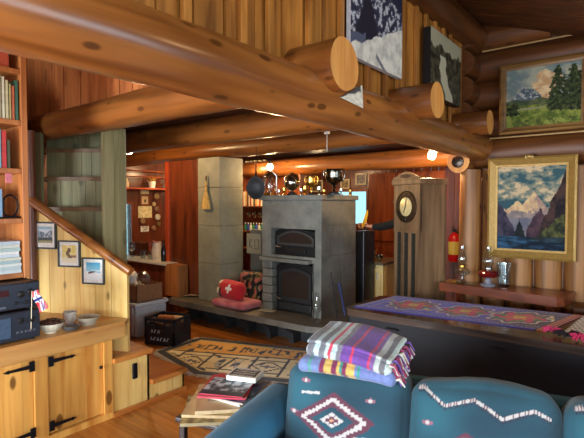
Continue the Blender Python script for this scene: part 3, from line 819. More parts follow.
for j in range(4):
    for i in range(2): m.bev((HX1 - .15, ys_[i] + .001, zs_[j] + .001), (HX1, ys_[i + 1] - .001, zs_[j + 1] - .001), .004)
m.box((HX0 + .002, HY0 + d + .2, ZH), (HX1 - .14, HY1 - .002, HZ - .06)); m.box((HX0 + .001, HY0 + d, ZH), (HX0 + .1, HY1 - .003, HZ - .06))
m.build('body', soap, ht, True)
m = MB(); m.bev((HX0 - .03, HY0 - .035, HZ - .06), (HX1 + .03, HY1 + .02, HZ), .008); m.build('top_slab', soap, ht, True)
m = MB(); mz = fz(293, 259.5); m.bev((HX0 + .02, HY0 - .09, mz - .035), (HX1 - .13, HY0 + .02, mz + .01), .01); m.build('mantel', soap, ht, True)
def arched(x0, x1, z0, z1, rise, y, t, hole=None, mi=0, M_=None):
    """plate with an arched head; hole = inset of an arched opening"""
    def outline(ins):
        a, b = x0 + ins[0], x1 - ins[0]; zb, zt = z0 + ins[1], z1 - ins[2]; r = rise * (1 if not ins[0] else .8)
        return [(a, zb)] + [(b, zb)] + [(b + (a - b) * k / 14, zt - r + r * math.sin(PI * k / 14) ** .8 if 0 < k < 14 else zt - r) for k in range(15)]
    o = outline((0, 0, 0)); m = MB()
    if not hole: m.prism([(p[0], y, p[1]) for p in o], (0, t, 0)); return m
    h = outline(hole); n = len(o)
    vs = [(p[0], y, p[1]) for p in o] + [(p[0], y, p[1]) for p in h]; vs += [(a, b + t, c) for a, b, c in vs]
    fs = []
    for i in range(n):
        j = (i + 1) % n
        fs += [(i, j, n + j, n + i), (2 * n + i, 2 * n + j, 3 * n + j, 3 * n + i), (i, j, 2 * n + j, 2 * n + i), (n + i, n + j, 3 * n + j, 3 * n + i)]
    return m.add(vs, fs)
yd = HY0 + .05
ov = m = arched(ox0 + .01, ox1 - .01, oz0 + .005, oz1 - .01, .03, yd + .02, .03); ovd = m.build('oven_door', iron, ht, True)
arched(ox0 + .06, ox1 - .05, oz0 + .12, oz1 - .02, .09, yd - .005, .03, (.03, .03, .03)).build('arch_trim', plain('worn_iron', (78, 76, 74), .4, .5), ovd, True)
arched(ox0 + .085, ox1 - .075, oz0 + .14, oz1 - .045, .07, yd + .008, .01).build('glass', sootglass, ovd, True)
m = MB(); m.tube([(ox0 + .05, yd - .02, oz0 + .1), (ox0 + .15, yd - .035, oz0 + .1)], .011, 10); m.build('handle', chrome, ovd, True)
m = MB(); m.bev((ox0 + .2, yd - .01, oz0 + .03), (ox0 + .5, yd + .02, oz0 + .08), .006); m.build('vent_bar', iron, ovd, True)
m = arched(dx0 + .01, dx1 - .01, dz0 + .02, dz1 - .01, .06, yd + .01, .04); fd = m.build('fire_door', iron, ht, True)
arched(dx0 + .06, dx1 - .07, dz0 + .14, dz1 - .08, .07, yd - .01, .03, (.04, .05, .04)).build('door_frame', plain('worn_iron_frame', (60, 60, 60), .4, .5), fd, True)
arched(dx0 + .1, dx1 - .11, dz0 + .19, dz1 - .12, .05, yd + .0, .01).build('glass', sootglass, fd, True)
m = MB(); m.bev((dx0 + .06, yd - .015, dz0 + .03), (dx1 - .07, yd + .01, dz0 + .12), .006); m.build('ash_panel', MATS['worn_iron_frame'], fd, True)
m = MB(); m.tube([(dx0 + .02, yd - .03, dz0 + .17), (dx0 + .13, yd - .045, dz0 + .17)], .011, 10); m.build('handle', chrome, fd, True)

# square pillar
mb = MB(); px0, px1, py0 = -5.07, -4.63, 4.36
z = ZH; k = 0
while z < 2.26:
    e = min(2.27, z + .52); mb.bev((px0, py0, z + .0015), (px1, py0 + .44, e - .0015), .004); z = e; k += 1
struct(mb.build('stone_pillar', pill_s), 'square grey stone flue pillar')
mb = MB(); mb.bev((px1, 4.95, ZH), (HX0 - .03, 5.05, 1.27), .006); struct(mb.build('wall_bench_back', soap), 'low stone panel between the pillar and the heater')
# hand broom on the pillar
bp = P(207.5, 181, Y=py0); t = thing('hand_broom', 'straw hand broom hanging on the grey pillar', 'broom', (bp.x, py0 - .027, bp.z))
hgt = lambda py: P(207, py, Y=py0).z - bp.z
m = MB(); prof = [(0, .012), (hgt(186), .02), (hgt(192), .028), (hgt(197), .055), (hgt(204), .085), (hgt(209), .09)]
rings = []
vs, fs = [], []
for zz, w in prof:
    for k in range(16):
        a = 2 * PI * k / 16; vs.append((math.cos(a) * w, math.sin(a) * min(w * .5, .026), zz))
for i in range(len(prof) - 1):
    for k in range(16): fs.append((i * 16 + k, i * 16 + (k + 1) % 16, (i + 1) * 16 + (k + 1) % 16, (i + 1) * 16 + k))
fs += [tuple(range(16))[::-1], tuple(range(80, 96))]
m.add(vs, fs, 0, True); m.build('bristles', wood('straw', (216, 180, 104), (166, 126, 60), 'Z', .8, 0, scale=3, bump=.5), t)
m = MB(); 
for zz in (hgt(186), hgt(191)): m.tube([(.025 * math.cos(a), .018 * math.sin(a), zz) for a in [2 * PI * k / 12 for k in range(13)]], .004, 6, cap=False)
m.build('binding', cm('twine', (96, 70, 44), .8), t)
m = MB(); m.tube([(0, 0, 0), (-.008, 0, .05), (.008, .01, .07), (0, 0, 0.0)], .006, 8); m.build('loop', MATS['twine'], t)

# cushions in the niche
def flo(x, y, z, p):
    n = noise.noise(p * 16); k = noise.noise(p * 21 + Vector((7, 3, 1)))
    if n > .25: return (206, 112, 90)
    if n > .12: return (120, 120, 60)
    if k > .3: return (228, 196, 150)
    return (34, 30, 34)
cu = P(251, 298, Y=4.8)
mb = MB(); mb.soft((.42, .13, .40), (28, 8, 28), .06, flo, (0, .035, 0), M=Matrix.Rotation(-.25, 4, 'X')); mb.v = [p + Vector((cu.x + .05, 4.74, ZH + .21)) for p in mb.v]
tag(mb.build('cushion', cloth), 'black floral cushion leaning upright between pillar and heater', 'cushion')
cu = P(236, 306, Z=ZH)
def pk(x, y, z, p): return mixc((196, 96, 104), (214, 128, 130), .5 + noise.noise(p * 9))
mb = MB(); mb.soft((.60, .36, .09), (24, 16, 8), .045, pk, (0, 0, .015)); mb.v = [p + Vector((-4.31, 4.345, ZH + .055)) for p in mb.v]
pkc = Vector((-4.31, 4.345, 0))
tag(mb.build('seat_cushion', cloth), 'flat pink seat cushion lying on the hearth ledge', 'cushion')
def sw(x, y, z, p):
    if y < .4:
        X, Z = p.x - .04, p.z
        if (abs(X) < .017 and abs(Z) < .055) or (abs(Z) < .017 and abs(X) < .055): return (238, 232, 226)
    if p.x < -.13: return (226, 214, 190) if noise.noise(p * 14) > -.25 else (150, 90, 60)
    if p.x < -.09 and p.z < .0: return (40, 34, 34)
    return (200, 28, 36)
mb = MB(); R_ = Matrix.Rotation(-.35, 4, 'X') @ Matrix.Rotation(.06, 4, 'Y')
mb.soft((.44, .16, .23), (60, 8, 40), .075, sw, (0, .02, .01), M=R_)
mb.v = [p + Vector((-4.36, 4.30, ZH + .222)) for p in mb.v]
tag(mb.build('throw_pillow', cloth), 'red pillow with a white cross lying on the pink cushion', 'pillow')
# papers on the ledge and scraps by the pillar
for (px, py, w, h, a, lb) in ((268, 311, .2, .12, .2, 'pale newspaper lying on the ledge beside the fire door'), (192, 296, .26, .16, .5, 'crumpled patterned cloth on the ledge left of the pillar')):
    c = P(px, py, Z=ZH); mb = MB()
    cl = 'cloth' in lb
    mb.slab(lambda u, v: (c.x + (u - .5) * w * math.cos(a) - (v - .5) * h * math.sin(a), c.y + (u - .5) * w * math.sin(a) + (v - .5) * h * math.cos(a), ZH + .004 + (.02 + .02 * nz2(u, v, 7) if cl else .006 + .003 * nz2(u, v, 3))), (0, 0, -.003), 20, 14, lambda u, v: (mixc((60, 50, 46), (206, 180, 150), .5 + 1.4 * nz2(u, v, 11)) if cl else ((150, 140, 124) if int(v * 12) % 2 and .1 < u < .9 else (214, 204, 180))))
    tag(mb.build('cloth' if cl else 'newspaper', print_m), lb, 'cloth' if cl else 'newspaper')
# slim glass chimney standing before the fire door
gp = P(317, 322, Z=ZH); t = thing('oil_lamp', 'small glass lamp chimney standing on the ledge before the heater corner', 'lamp', gp)
m = MB(); m.lathe([(.035, 0), (.035, .01), (.012, .03), (.012, .07), (.03, .09)], n=16); m.build('base', clear, t)
m = MB(); m.lathe([(.026, .1), (.045, .14), (.05, .18), (.035, .23), (.022, .28), (.022, .33)], n=18); m.build('chimney', clear, t)
# poker and brush leaning on the side
for k, (px, c, lb) in enumerate(((333, iron_h, 'black iron poker leaning on the heater side'), (341, cm('blue_handle', (30, 44, 110)), 'short blue handled hearth brush beside the poker'))):
    b = P(px + 4, 318, X=HX1 + .12); tp = P(px - 2, 272 if k == 0 else 283, X=HX1 + .03)
    mb = MB(); mb.tube([(b.x, b.y, ZH + .004), (tp.x, tp.y, tp.z)], .007 if k == 0 else .014, 8)
    tag(mb.build('poker' if k == 0 else 'brush', c), lb, 'fire tool')

# low note poster in the niche: only strokes
q0, q1 = P(247, 253, Y=4.95), P(261, 234, Y=4.95)
t = thing('poster', 'small cream poster with black strokes between pillar and heater', 'poster', (q0.x, 4.947, q0.z)); pw, ph = q1.x - q0.x, q1.z - q0.z
m = MB(); m.box((0, -.003, 0), (pw, 0, ph)); m.build('sheet', cm('poster_cream', (176, 168, 140), .6), t)
m = MB(); S = [((.2, .25), (.2, .75)), ((.2, .5), (.42, .75)), ((.2, .5), (.42, .25)), ((.58, .25), (.58, .7)), ((.58, .7), (.85, .7)), ((.85, .7), (.85, .25)), ((.58, .25), (.85, .25))]
for a, b in S: m.tube([(a[0] * pw, -.0045, a[1] * ph), (b[0] * pw, -.0045, b[1] * ph)], .0045, 6)
m.build('lettering', cm('faded_ink', (86, 80, 66)), t)

# ------------------------------------------------------------------ things standing on the heater
def at_heater(px, dy=.2): 
    v = P(px, 200, Y=HY0 + dy); return Vector((v.x, v.y, HZ))
def hz(py, dy=.2, px=300): return P(px, py, Y=HY0 + dy).z - HZ
o = at_heater(270, .1); t = thing('lantern', 'clear glass lantern at the left end of the heater top', 'lantern', o)
m = MB(); m.bev((-.08, -.08, 0), (.08, .08, .03), .006); m.build('base', gold_m, t)
m = MB(); m.lathe([(.065, .03), (.08, .08), (.08, .2), (.06, .25)], n=18); m.build('glass', clear, t)
m = MB(); m.lathe([(.07, .25), (.05, .28), (.02, .31), (0, .32)], n=16); m.build('cap', silver_m, t)
m = MB()
for k in range(4): a = PI / 4 + k * PI / 2; m.tube([(math.cos(a) * .09, math.sin(a) * .09, .02), (math.cos(a) * .085, math.sin(a) * .085, .25), (0, 0, .34)], .004, 6)
m.build('wire_cage', silver_m, t)
def trophy(px, H, R, label, mat, dark=None, dy=.25, ears=True, shape='cup'):
    o = at_heater(px, dy); t = thing('trophy', label, 'trophy', o)
    m = MB(); m.lathe([(R * .62, 0), (R * .62, H * .07), (R * .45, H * .1), (R * .38, H * .14)], n=20); m.build('base', blackm if dark is None else dark, t)
    if shape == 'round':
        m = MB(); m.lathe([(R * .2, H * .14), (R * .14, H * .2), (R * .5, H * .26), (R * .92, H * .42), (R, H * .58), (R * .85, H * .78), (R * .5, H * .92), (R * .3, H * .95)], n=26); m.build('bowl', mat, t)
        m = MB(); m.lathe([(R * .32, H * .95), (R * .2, H * .98), (R * .05, H)], n=18); m.build('lid', mat, t)
    else:
        m = MB(); m.lathe([(R * .2, H * .14), (R * .12, H * .22), (R * .22, H * .3), (R * .1, H * .36), (R * .45, H * .42), (R * .85, H * .56), (R * .95, H * .72), (R * .88, H * .86), (R, H * .97), (R * .94, H), (R * .8, H * .88), (0, H * .5)], n=26); m.build('bowl', mat, t)
    if ears:
        for s in (-1, 1):
            m = MB(); m.tube([(s * R * .8, 0, H * .52), (s * R * 1.15, 0, H * .56), (s * R * 1.35, 0, H * .74), (s * R * 1.3, 0, H * .94), (s * R * 1.05, 0, H * 1.0), (s * R * .88, 0, H * .88)], R * .07, 8); m.build('handle', mat, t)
    return t
trophy(292, .29, .105, 'round silver trophy with a dark centre, second from the left on the heater', silver_m, None, .2, False, 'round')
trophy(311, .24, .075, 'narrow gilt trophy cup between the round trophy and the big dark cup', gold_m, None, .25)
trophy(334, .30, .11, 'largest dark silver trophy cup with gilt ears at the heater corner', plain('dark_silver', (110, 106, 96), .16, 1.), None, .16)
for k, (px, dy, h) in enumerate(((279, .1, .07), (284, .22, .1), (301, .12, .08), (305, .3, .12), (319, .15, .1), (324, .08, .06), (341, .35, .08), (350, .6, .07))):
    o = at_heater(px, dy); mb = MB(); r = h * .34
    mb.lathe([(r * .9, 0), (r * .9, .006), (r * .2, h * .25), (r * .3, h * .45), (r, h * .65), (r * 1.05, h), (r * .9, h), (r * .8, h * .7), (0, h * .55)], n=16); mb.v = [p + o for p in mb.v]
    tag(mb.build('small_cup', gold_m if k % 2 else silver_m), 'tiny %s cup among the trophies on the heater top' % ('gilt' if k % 2 else 'silver'), 'cup', 'tiny cups along the heater top')

# black pan hanging from the beam
hp = P(256, 188, Y=4.42); t = thing('frying_pan', 'round black pan hanging from the joist by the heater', 'pan', hp); t.rotation_euler = (0, 0, math.radians(38))
m = MB(); Mr = Matrix.Rotation(PI / 2, 4, 'X'); m.lathe([(.10, 0), (.145, .035), (.14, .035), (.096, .006), (0, .005)], n=28, M=Mr.to_4x4()); m.v = [Vector((p.x * .8, p.y, p.z)) for p in m.v]; m.build('bowl', blackm, t)
m = MB(); m.tube([(0, 0, .13), (0, .0, .24), (0, 0, P(256, 188, Y=4.42).z * 0 + .30)], [.012, .009, .007], 8); m.build('handle', iron_h, t)
m = MB(); m.tube([(0, 0, .29), (0, .03, 2.36 - hp.z)], .003, 6); m.build('hook', iron_h, t)

# open shelves behind the niche
YS = 5.75; sx0, sx1 = -5.75, -4.35
sh = thing('wall_shelves', 'open kitchen shelves behind the pillar', 'shelves', ((sx0 + sx1) / 2, YS + .15, 0))
m = MB(); m.box((sx0, YS + .28, 0), (sx1, YS + .3, 2.12)); m.build('back_panel', kitch_w, sh, True)
for x in (sx0, sx1): m = MB(); m.bev((x - .015, YS, 0), (x + .015, YS + .28, 2.12), .003); m.build('side_panel', kitch_w, sh, True)
szz = [P(250, y, Y=YS).z for y in (171, 206, 231)]; szz = [szz[0], szz[1], szz[2], .9, .45]
for z in szz: m = MB(); m.bev((sx0 + .015, YS, z - .02), (sx1 - .015, YS + .28, z), .003); m.build('shelf', kitch_w, sh, True)
x = P(239, 200, Y=YS).x; xe = P(263, 200, Y=YS).x; k = 0; random.seed(11)
bc = [(232, 216, 170), (206, 90, 50), (240, 232, 210), (222, 180, 90), (120, 70, 50), (214, 206, 180), (170, 60, 44), (236, 222, 190), (90, 84, 60), (228, 170, 110)]
while x < xe:
    th = random.uniform(.028, .045); h = random.uniform(.2, .27); c = bc[k % len(bc)]
    t = thing('book', 'cookbook in the lit row of books behind the black pan', 'book', (x + th / 2, YS + .1, szz[1]), 0, 'cookbooks behind the black pan')
    m = MB(); m.bev((-th / 2, -.08, 0), (th / 2, .1, h), .003); m.build('cover', cm('cb%d' % (k % 10), c, .5), t); x += th + .003; k += 1
x = P(241, 200, Y=YS).x; k = 0
while x < xe:
    t = thing('jar', 'lit glass jar of orange contents on the highest kitchen shelf', 'jar', (x + .045, YS + .1, szz[0]), 0, 'jars on the highest kitchen shelf')
    m = MB(); m.lathe([(.036, 0), (.04, .01), (.04, .13), (.03, .15)], n=14); m.build('body', cm('jar%d' % (k % 2), ((224, 150, 70), (240, 220, 180))[k % 2], .25), t)
    m = MB(); m.lathe([(.032, .15), (.032, .175), (0, .176)], n=14); m.build('lid', cream, t); x += .1; k += 1
x = P(243, 200, Y=YS).x; k = 0
while x < xe:
    mb = MB(); mb.lathe([(.03, 0), (.055, .03), (.06, .08), (.05, .085), (.03, .012), (0, .01)], (x + .05, YS + .1, szz[1] - .19), n=16)
    mb.tube([(x + .05, YS + .1, szz[1] - .11), (x + .05, YS + .1, szz[1] - .022)], .003, 5)
    tag(mb.build('hanging_cup', silver_m), 'steel cup hanging under the shelf of cookbooks', 'cup', 'steel cups hanging under the cookbook shelf'); x += .13
x = P(241, 200, Y=YS).x; k = 0
while x < xe:
    t = thing('bottle', 'small coloured bottle on the shelf just above the stone niche panel', 'bottle', (x + .03, YS + .08, szz[2]), 0, 'small bottles above the stone niche panel')
    m = MB(); m.lathe([(.022, 0), (.024, .01), (.024, .08), (.01, .1), (.01, .12)], n=12); m.build('body', cm('bt%d' % (k % 3), ((60, 140, 90), (60, 80, 190), (206, 216, 210))[k % 3], .2), t)
    m = MB(); m.lathe([(.012, .12), (.012, .135), (0, .136)], n=10); m.build('cap', white, t); x += .062; k += 1

# ================================================================== PANTRY NOOK ON THE LEFT
YPn = 4.45; xa = P(170, 240, Y=YPn).x
mb = MB(); mb.bev((xa, YPn, ZH), (px0 - .005, YPn + .05, 2.27), .004); struct(mb.build('wall_red_panel', red_w), 'tall red-brown wooden panel left of the pillar')
mb = MB(); mb.bev((xa - .07, YPn - .03, .76), (xa + .002, YPn + .06, 2.27), .004); struct(mb.build('trim_1', redo_w))
a = P(168, 290, Y=4.3).x; b = P(181, 290, Y=4.3).x
mb = MB(); mb.bev((a, 4.25, ZH + .002), (b, 4.43, .76), .005); struct(mb.build('trim_2', wood('light_post', (186, 120, 66), (150, 90, 44), 'Z', .4, .3)), 'short light wooden post at the end of the counter')
cx0, cx1 = -7.2, a - .0
ct = thing('counter', 'nook counter with red-brown front and white top', 'counter', ((cx0 + cx1) / 2, 4.5, 0))
m = MB(); m.box((cx0, 4.27, 0), (cx1 - .003, 4.85, .735)); m.build('body', red_w, ct, True)
m = MB(); m.bev((cx0, 4.22, .737), (cx1 + .03, 4.86, .765), .005); m.build('top', cm('white_laminate', (206, 204, 196), .3), ct, True)
# nook shelf and hanging things on the pantry wall
mb = MB(); s0, s1 = P(120, 187, X=XL + .3), P(164, 187, X=XL + .3); mb.bev((XL, s0.y, s0.z - .03), (XL + .3, s1.y + .6, s0.z), .004); tag(mb.build('wall_shelf', redo_w), 'red-orange shelf holding a white flowerpot in the nook', 'shelf')
zs = s0.z
for zr in (170, 176):
    r0 = P(126, zr, X=XL + .2); mb = MB(); mb.tube([(XL + .2, r0.y - .2, r0.z), (XL + .2, r0.y + 1.6, r0.z)], .012, 8); tag(mb.build('curtain_rail', kitch_w), '%s wooden rod above the nook shelf' % ('upper' if zr == 170 else 'lower'), 'rod')
fp = P(152, 184, X=XL + .15); t = thing('potted_plant', 'small yellow plant in a white pot on the nook shelf', 'plant', (XL + .15, fp.y, zs))
m = MB(); m.lathe([(.05, 0), (.065, .12), (.058, .12), (.045, .02), (0, .018)], n=18); m.build('pot', white, t)
m = MB(); random.seed(5)
for k in range(26):
    a_ = random.uniform(0, 2 * PI); r = random.uniform(.02, .09); zz = random.uniform(.13, .21)
    m.tube([(0, 0, .1), (math.cos(a_) * r * .5, math.sin(a_) * r * .5, zz * .8), (math.cos(a_) * r, math.sin(a_) * r, zz)], [.003, .01, .002], 5)
m.build('leaves', cm('yellow_leaf', (190, 150, 60), .6), t)
for px, c, lb in ((125, (224, 196, 150), 'cream jar beside the green wall on the nook shelf'), (168, (220, 214, 200), 'white bottle at the right end of the nook shelf')):
    q = P(px + 1, 184, X=XL + .15); mb = MB(); mb.lathe([(.045, 0), (.05, .01), (.05, .1), (.03, .13), (.03, .16), (0, .161)], (XL + .15, q.y, zs), n=16); tag(mb.build('jar', cm('jr%d' % px, c, .3)), lb, 'jar')
def pinned(x0, y0_, x1, y1_, c, name, lb, cat, fn=None, frame=None):
    A, B = P(x0, y1_, X=XL + .012), P(x1, y0_, X=XL + .012)
    t = thing(name, lb, cat, (XL + .003, A.y, A.z)); w, h = B.y - A.y, B.z - A.z
    k = .0
    if frame:
        m = MB(); k = .025
        for q in (((-.01, 0, 0), (.012, k, h)), ((-.01, w - k, 0), (.012, w, h)), ((-.01, k, 0), (.012, w - k, k)), ((-.01, k, h - k), (.012, w - k, h))): m.bev(q[0], q[1], .003)
        m.build('frame', frame, t)
    f = fn or (lambda u, v: mixc(c, (c[0] * .85, c[1] * .85, c[2] * .8), .5 + fbm(u, v, 4)))
    m = MB(); m.slab(lambda u, v: (.004, k + u * (w - 2 * k), k + v * (h - 2 * k)), (-.006, 0, 0), 16, 16, f); m.build('sheet', print_m, t)
pinned(141, 188, 149, 194, (228, 216, 180), 'note', 'white note pinned just under the nook shelf', 'note')
pinned(140.5, 195, 149.5, 205.5, (200, 170, 120), 'picture_frame', 'small framed picture above the cream calendar sheet', 'picture', lambda u, v: (60, 50, 44) if abs(u - .55) < .12 and .2 < v < .6 else (222, 196, 150), kitch_w)
pinned(138.5, 206, 152, 218, (236, 222, 176), 'calendar', 'blank cream calendar sheet on the nook wall', 'calendar')
pinned(141, 226, 149, 232, (228, 226, 220), 'photo', 'little white card with dark drawing below the calendar', 'card', lambda u, v: (80, 76, 74) if fbm(u, v, 7) > .15 and .15 < u < .85 else (228, 226, 220))
for k, (px, py, r, c) in enumerate(((143, 221, .05, (150, 120, 80)), (157, 196, .06, (170, 140, 90)), (157, 209, .05, (120, 90, 70)), (158, 217, .055, (206, 196, 180)), (154, 228, .045, (150, 110, 80)), (154, 204, .04, (196, 170, 120)), (159, 224, .04, (130, 110, 60)))):
    q = P(px, py, X=XL + .04); t = thing('wall_ornament', 'small trinket hanging on the nook wall beside the calendar', 'ornament', q, 0, 'trinkets hanging beside the calendar')
    m = MB(); m.lathe([(r, -.012), (r * 1.02, 0), (r * .7, .014), (r * .5, .008), (0, .01)], n=14, M=Matrix.Rotation(PI / 2, 4, 'Y')); m.build('disc', cm('orn%d' % k, c, .4), t)
    m = MB(); m.tube([(0, 0, r), (-.03, 0, r + .05)], .003, 5); m.build('string', blackm, t)
# glasses and bottles on the nook counter
def ctop(px, Y=4.5): v = P(px, 255, Y=Y); return Vector((v.x, Y, .765))
zz = lambda py, Y=4.5: P(140, py, Y=Y).z - .765
o = ctop(132, 4.4); t = thing('wine_glass', 'stemmed clear wine glass at the left of the nook counter', 'glass', o)
m = MB(); m.lathe([(.04, 0), (.04, .004), (.006, .012), (.006, .1)], n=16); m.build('stem', clear, t)
m = MB(); m.lathe([(.008, .1), (.045, .13), (.055, .17), (.045, .23)], n=18); m.build('bowl', clear, t)
for px, lb in ((143, 'clear tumbler beside the wine glass'), (150, 'clear tumbler nearest the coffee press')):
    o = ctop(px, 4.42); mb = MB(); mb.lathe([(.035, 0), (.04, .13), (.037, .13), (.032, .008), (0, .008)], o, n=16); tag(mb.build('tumbler', clear), lb, 'glass')
mb = MB(); o = ctop(138, 4.65); mb.bev((o.x - .16, 4.58, .767), (o.x + .16, 4.75, .99), .01); tag(mb.build('toaster', cm('dark_copper', (112, 66, 44), .25, metal=.8)), 'dark copper toaster behind the wine glass', 'toaster')
o = ctop(157, 4.5); t = thing('coffee_press', 'clear jug with a red-brown curved handle on the nook counter', 'jug', o)
m = MB(); m.lathe([(.07, 0), (.08, .05), (.085, .14), (.06, .24), (.065, .28), (.06, .28), (.08, .14), (0, .01)], n=20); m.build('jug', cm('pale_jug', (196, 186, 176), .2), t)
m = MB(); m.tube([(.06, 0, .26), (.03, -.08, .3), (-.06, -.09, .22), (-.05, -.08, .1)], .012, 8); m.build('handle', cm('redhandle', (150, 50, 36), .3), t)
o = ctop(163.5, 4.4); mb = MB(); mb.lathe([(.035, 0), (.038, .01), (.038, .18), (.014, .25), (.014, .31), (.017, .315), (0, .32)], o, n=16); tag(mb.build('bottle', cm('blackbottle', (24, 26, 34), .15)), 'tall black bottle at the right end of the nook counter', 'bottle')
# plastic bin, cardboard box, crate
bq = P(163, 335, D=5.7); ang = math.radians(0)
t = thing('plastic_bin', 'white plastic storage bin under the cardboard box', 'bin', (bq.x - .28 - .22, 3.72 - .17, 0)); print('bin', bq)
bx0, bx1, by0, by1 = -.30, .27, -.25, .2
m = MB(); m.bev((bx0, by0, 0), (bx1, by1, .38), .02); m.build('body', cm('bin_white', (186, 190, 196), .4), t)
m = MB(); m.bev((bx0 - .02, by0 - .02, .38), (bx1 + .02, by1 + .02, .425), .012); m.build('lid', cm('bin_lid', (204, 206, 210), .4), t)
for s in (-.2, 0, .2):
    m = MB(); m.bev((s - .015, by0 - .012, .03), (s + .015, by0, .37), .005); m.build('rib', MATS['bin_white'], t)
binloc = t.location
c = thing('cardboard_box', 'open brown cardboard box on the white bin', 'box', (binloc.x - .01, binloc.y, .427))
crd = cm('cardboard', (150, 104, 68), .8)
m = MB(); a0, a1, b0, b1, hh = -.25, .24, -.21, .17, .2
m.box((a0, b0, 0), (a1, b1, .006)); m.box((a0, b0, 0), (a0 + .006, b1, hh)); m.box((a1 - .006, b0, 0), (a1, b1, hh)); m.box((a0, b0, 0), (a1, b0 + .006, hh)); m.box((a0, b1 - .006, 0), (a1, b1, hh))
m.build('walls', crd, c)
m = MB(); m.hexa([Vector(p) for p in ((a0 - .09, b0, hh - .05), (a0 - .09, b1, hh - .05), (a0, b1, hh - .004), (a0, b0, hh - .004), (a0 - .09, b0, hh - .046), (a0 - .09, b1, hh - .046), (a0, b1, hh), (a0, b0, hh))]); m.build('flap', crd, c)
for dx, r, h, mt, lb in ((-.15, .10, .31, white, 'white dish standing in the cardboard box'), (.12, .1, .32, clear, 'clear plastic dome in the cardboard box'), (-.0, .06, .22, white, 'white bundle between dish and dome in the cardboard box')):
    mb = MB(); o = Vector((c.location.x + dx, c.location.y - .03, .427 + h - .06)); mb.ball(o, (r, r * .8, r), 16); tag(mb.build('dish' if mt is white else 'plastic_dome', mt), lb, 'dish')
cr = P(166, 347, D=5.42); t = thing('milk_crate', 'black plastic crate with white letters on the floor', 'crate', (cr.x - .09, cr.y + .17 - .07, 0), math.radians(18)); 
w, d_, h = .2, .17, .31; m = MB()
m.box((-w, -d_, 0), (w, d_, .012))
def lattice(m, p0, ux, L, H):
    ux = Vector(ux); n = ux.cross(Vector((0, 0, 1))) * .006; p0 = Vector(p0)
    def b(a, z0, c, z1):
        q = [p0 + ux * a + Vector((0, 0, z0)), p0 + ux * c + Vector((0, 0, z0)), p0 + ux * c + Vector((0, 0, z1)), p0 + ux * a + Vector((0, 0, z1))]; m.hexa([s - n for s in q] + [s + n for s in q])
    b(0, 0, L, H * .55); b(0, H * .9, L, H); b(0, 0, .03, H); b(L - .03, 0, L, H); b(L * .3, 0, L * .34, H); b(L * .66, 0, L * .7, H); b(0, H * .7, L * .32, H * .76); b(L * .68, H * .7, L, H * .76); b(.03, H * .55, L * .3, H * .7); b(L * .7, H * .55, L - .03, H * .7)
lattice(m, (-w, -d_, 0), (1, 0, 0), 2 * w, h); lattice(m, (-w, d_, 0), (1, 0, 0), 2 * w, h); lattice(m, (w, -d_, 0), (0, 1, 0), 2 * d_, h); lattice(m, (-w, -d_, 0), (0, 1, 0), 2 * d_, h)
m.build('body', cm('crate_black', (34, 38, 46), .45), t)
m = MB(); random.seed(21)
for row, n_ in ((.2, 3), (.09, 6)):
    for k in range(n_):
        x_ = -.12 + k * .045 + (.0 if n_ > 3 else .01); zz_ = row * .8
        m.tube([(x_, -d_ - .008, zz_ - .018), (x_ + .012, -d_ - .008, zz_ + .02), (x_ + .026, -d_ - .008, zz_ - .014 + (k % 2) * .03)], .004, 5)
m.build('lettering', cm('crate_white', (206, 210, 214)), t)
for k, (dx, dy, c_) in enumerate(((-.06, 0, (196, 130, 80)), (.05, .04, (224, 190, 150)), (.0, -.06, (150, 90, 56)))):
    mb = MB(); mb.log(Q(0, 0) + Vector((t.location.x + dx - .1, t.location.y + dy, .27)), Vector((t.location.x + dx + .12, t.location.y + dy + .04, .29)), .03, .026, 10, seed=k, wob=.2)
    tag(mb.build('kindling', cm('kind%d' % k, c_, .8)), 'stick of firewood poking out of the black crate', 'firewood', 'firewood in the black crate')
mb = MB(); mb.box((t.location.x - .15, t.location.y - .13, .014), (t.location.x + .15, t.location.y + .13, .24)); tag(mb.build('firewood', cm('kind_m', (66, 44, 32), .9), ), 'loose firewood filling the black crate', 'firewood', kind='stuff')

# ================================================================== KITCHEN, FAR RIGHT
ix1, ix0 = P(383.5, 270, Y=5.78).x, -4.15
isl = thing('kitchen_island', 'cream fronted kitchen counter beside the standing person', 'counter', ((ix0 + ix1) / 2, 6.1, 0))
m = MB(); m.bev((ix0, 5.8, 0), (ix1 - .02, 6.4, .80), .004); m.build('body', cm('cream_cabinet', (206, 184, 122), .4), isl, True)
m = MB(); m.bev((ix0, 5.76, .80), (ix1, 6.42, .835), .005); m.build('top', cm('dark_counter', (96, 84, 70), .25), isl, True)
for k in range(4):
    m = MB(); x = ix1 - .05 - k * .36; m.bev((x - .33, 5.785, .08), (x, 5.8, .76), .006); d = m.build('door', MATS['cream_cabinet'], isl, True)
    m = MB(); m.tube([(x - .04, 5.77, .6), (x - .04, 5.77, .7)], .007, 8); m.build('handle', chrome, d, True)
q = P(360.5, 260, Y=5.45); mb = MB(); mb.bev((q.x - .08, 5.45, 0), (q.x + .05, 5.75, P(360, 231, Y=5.45).z), .01); tag(mb.build('waste_bin', blackp), 'tall narrow black bin beside the heater back edge', 'bin')
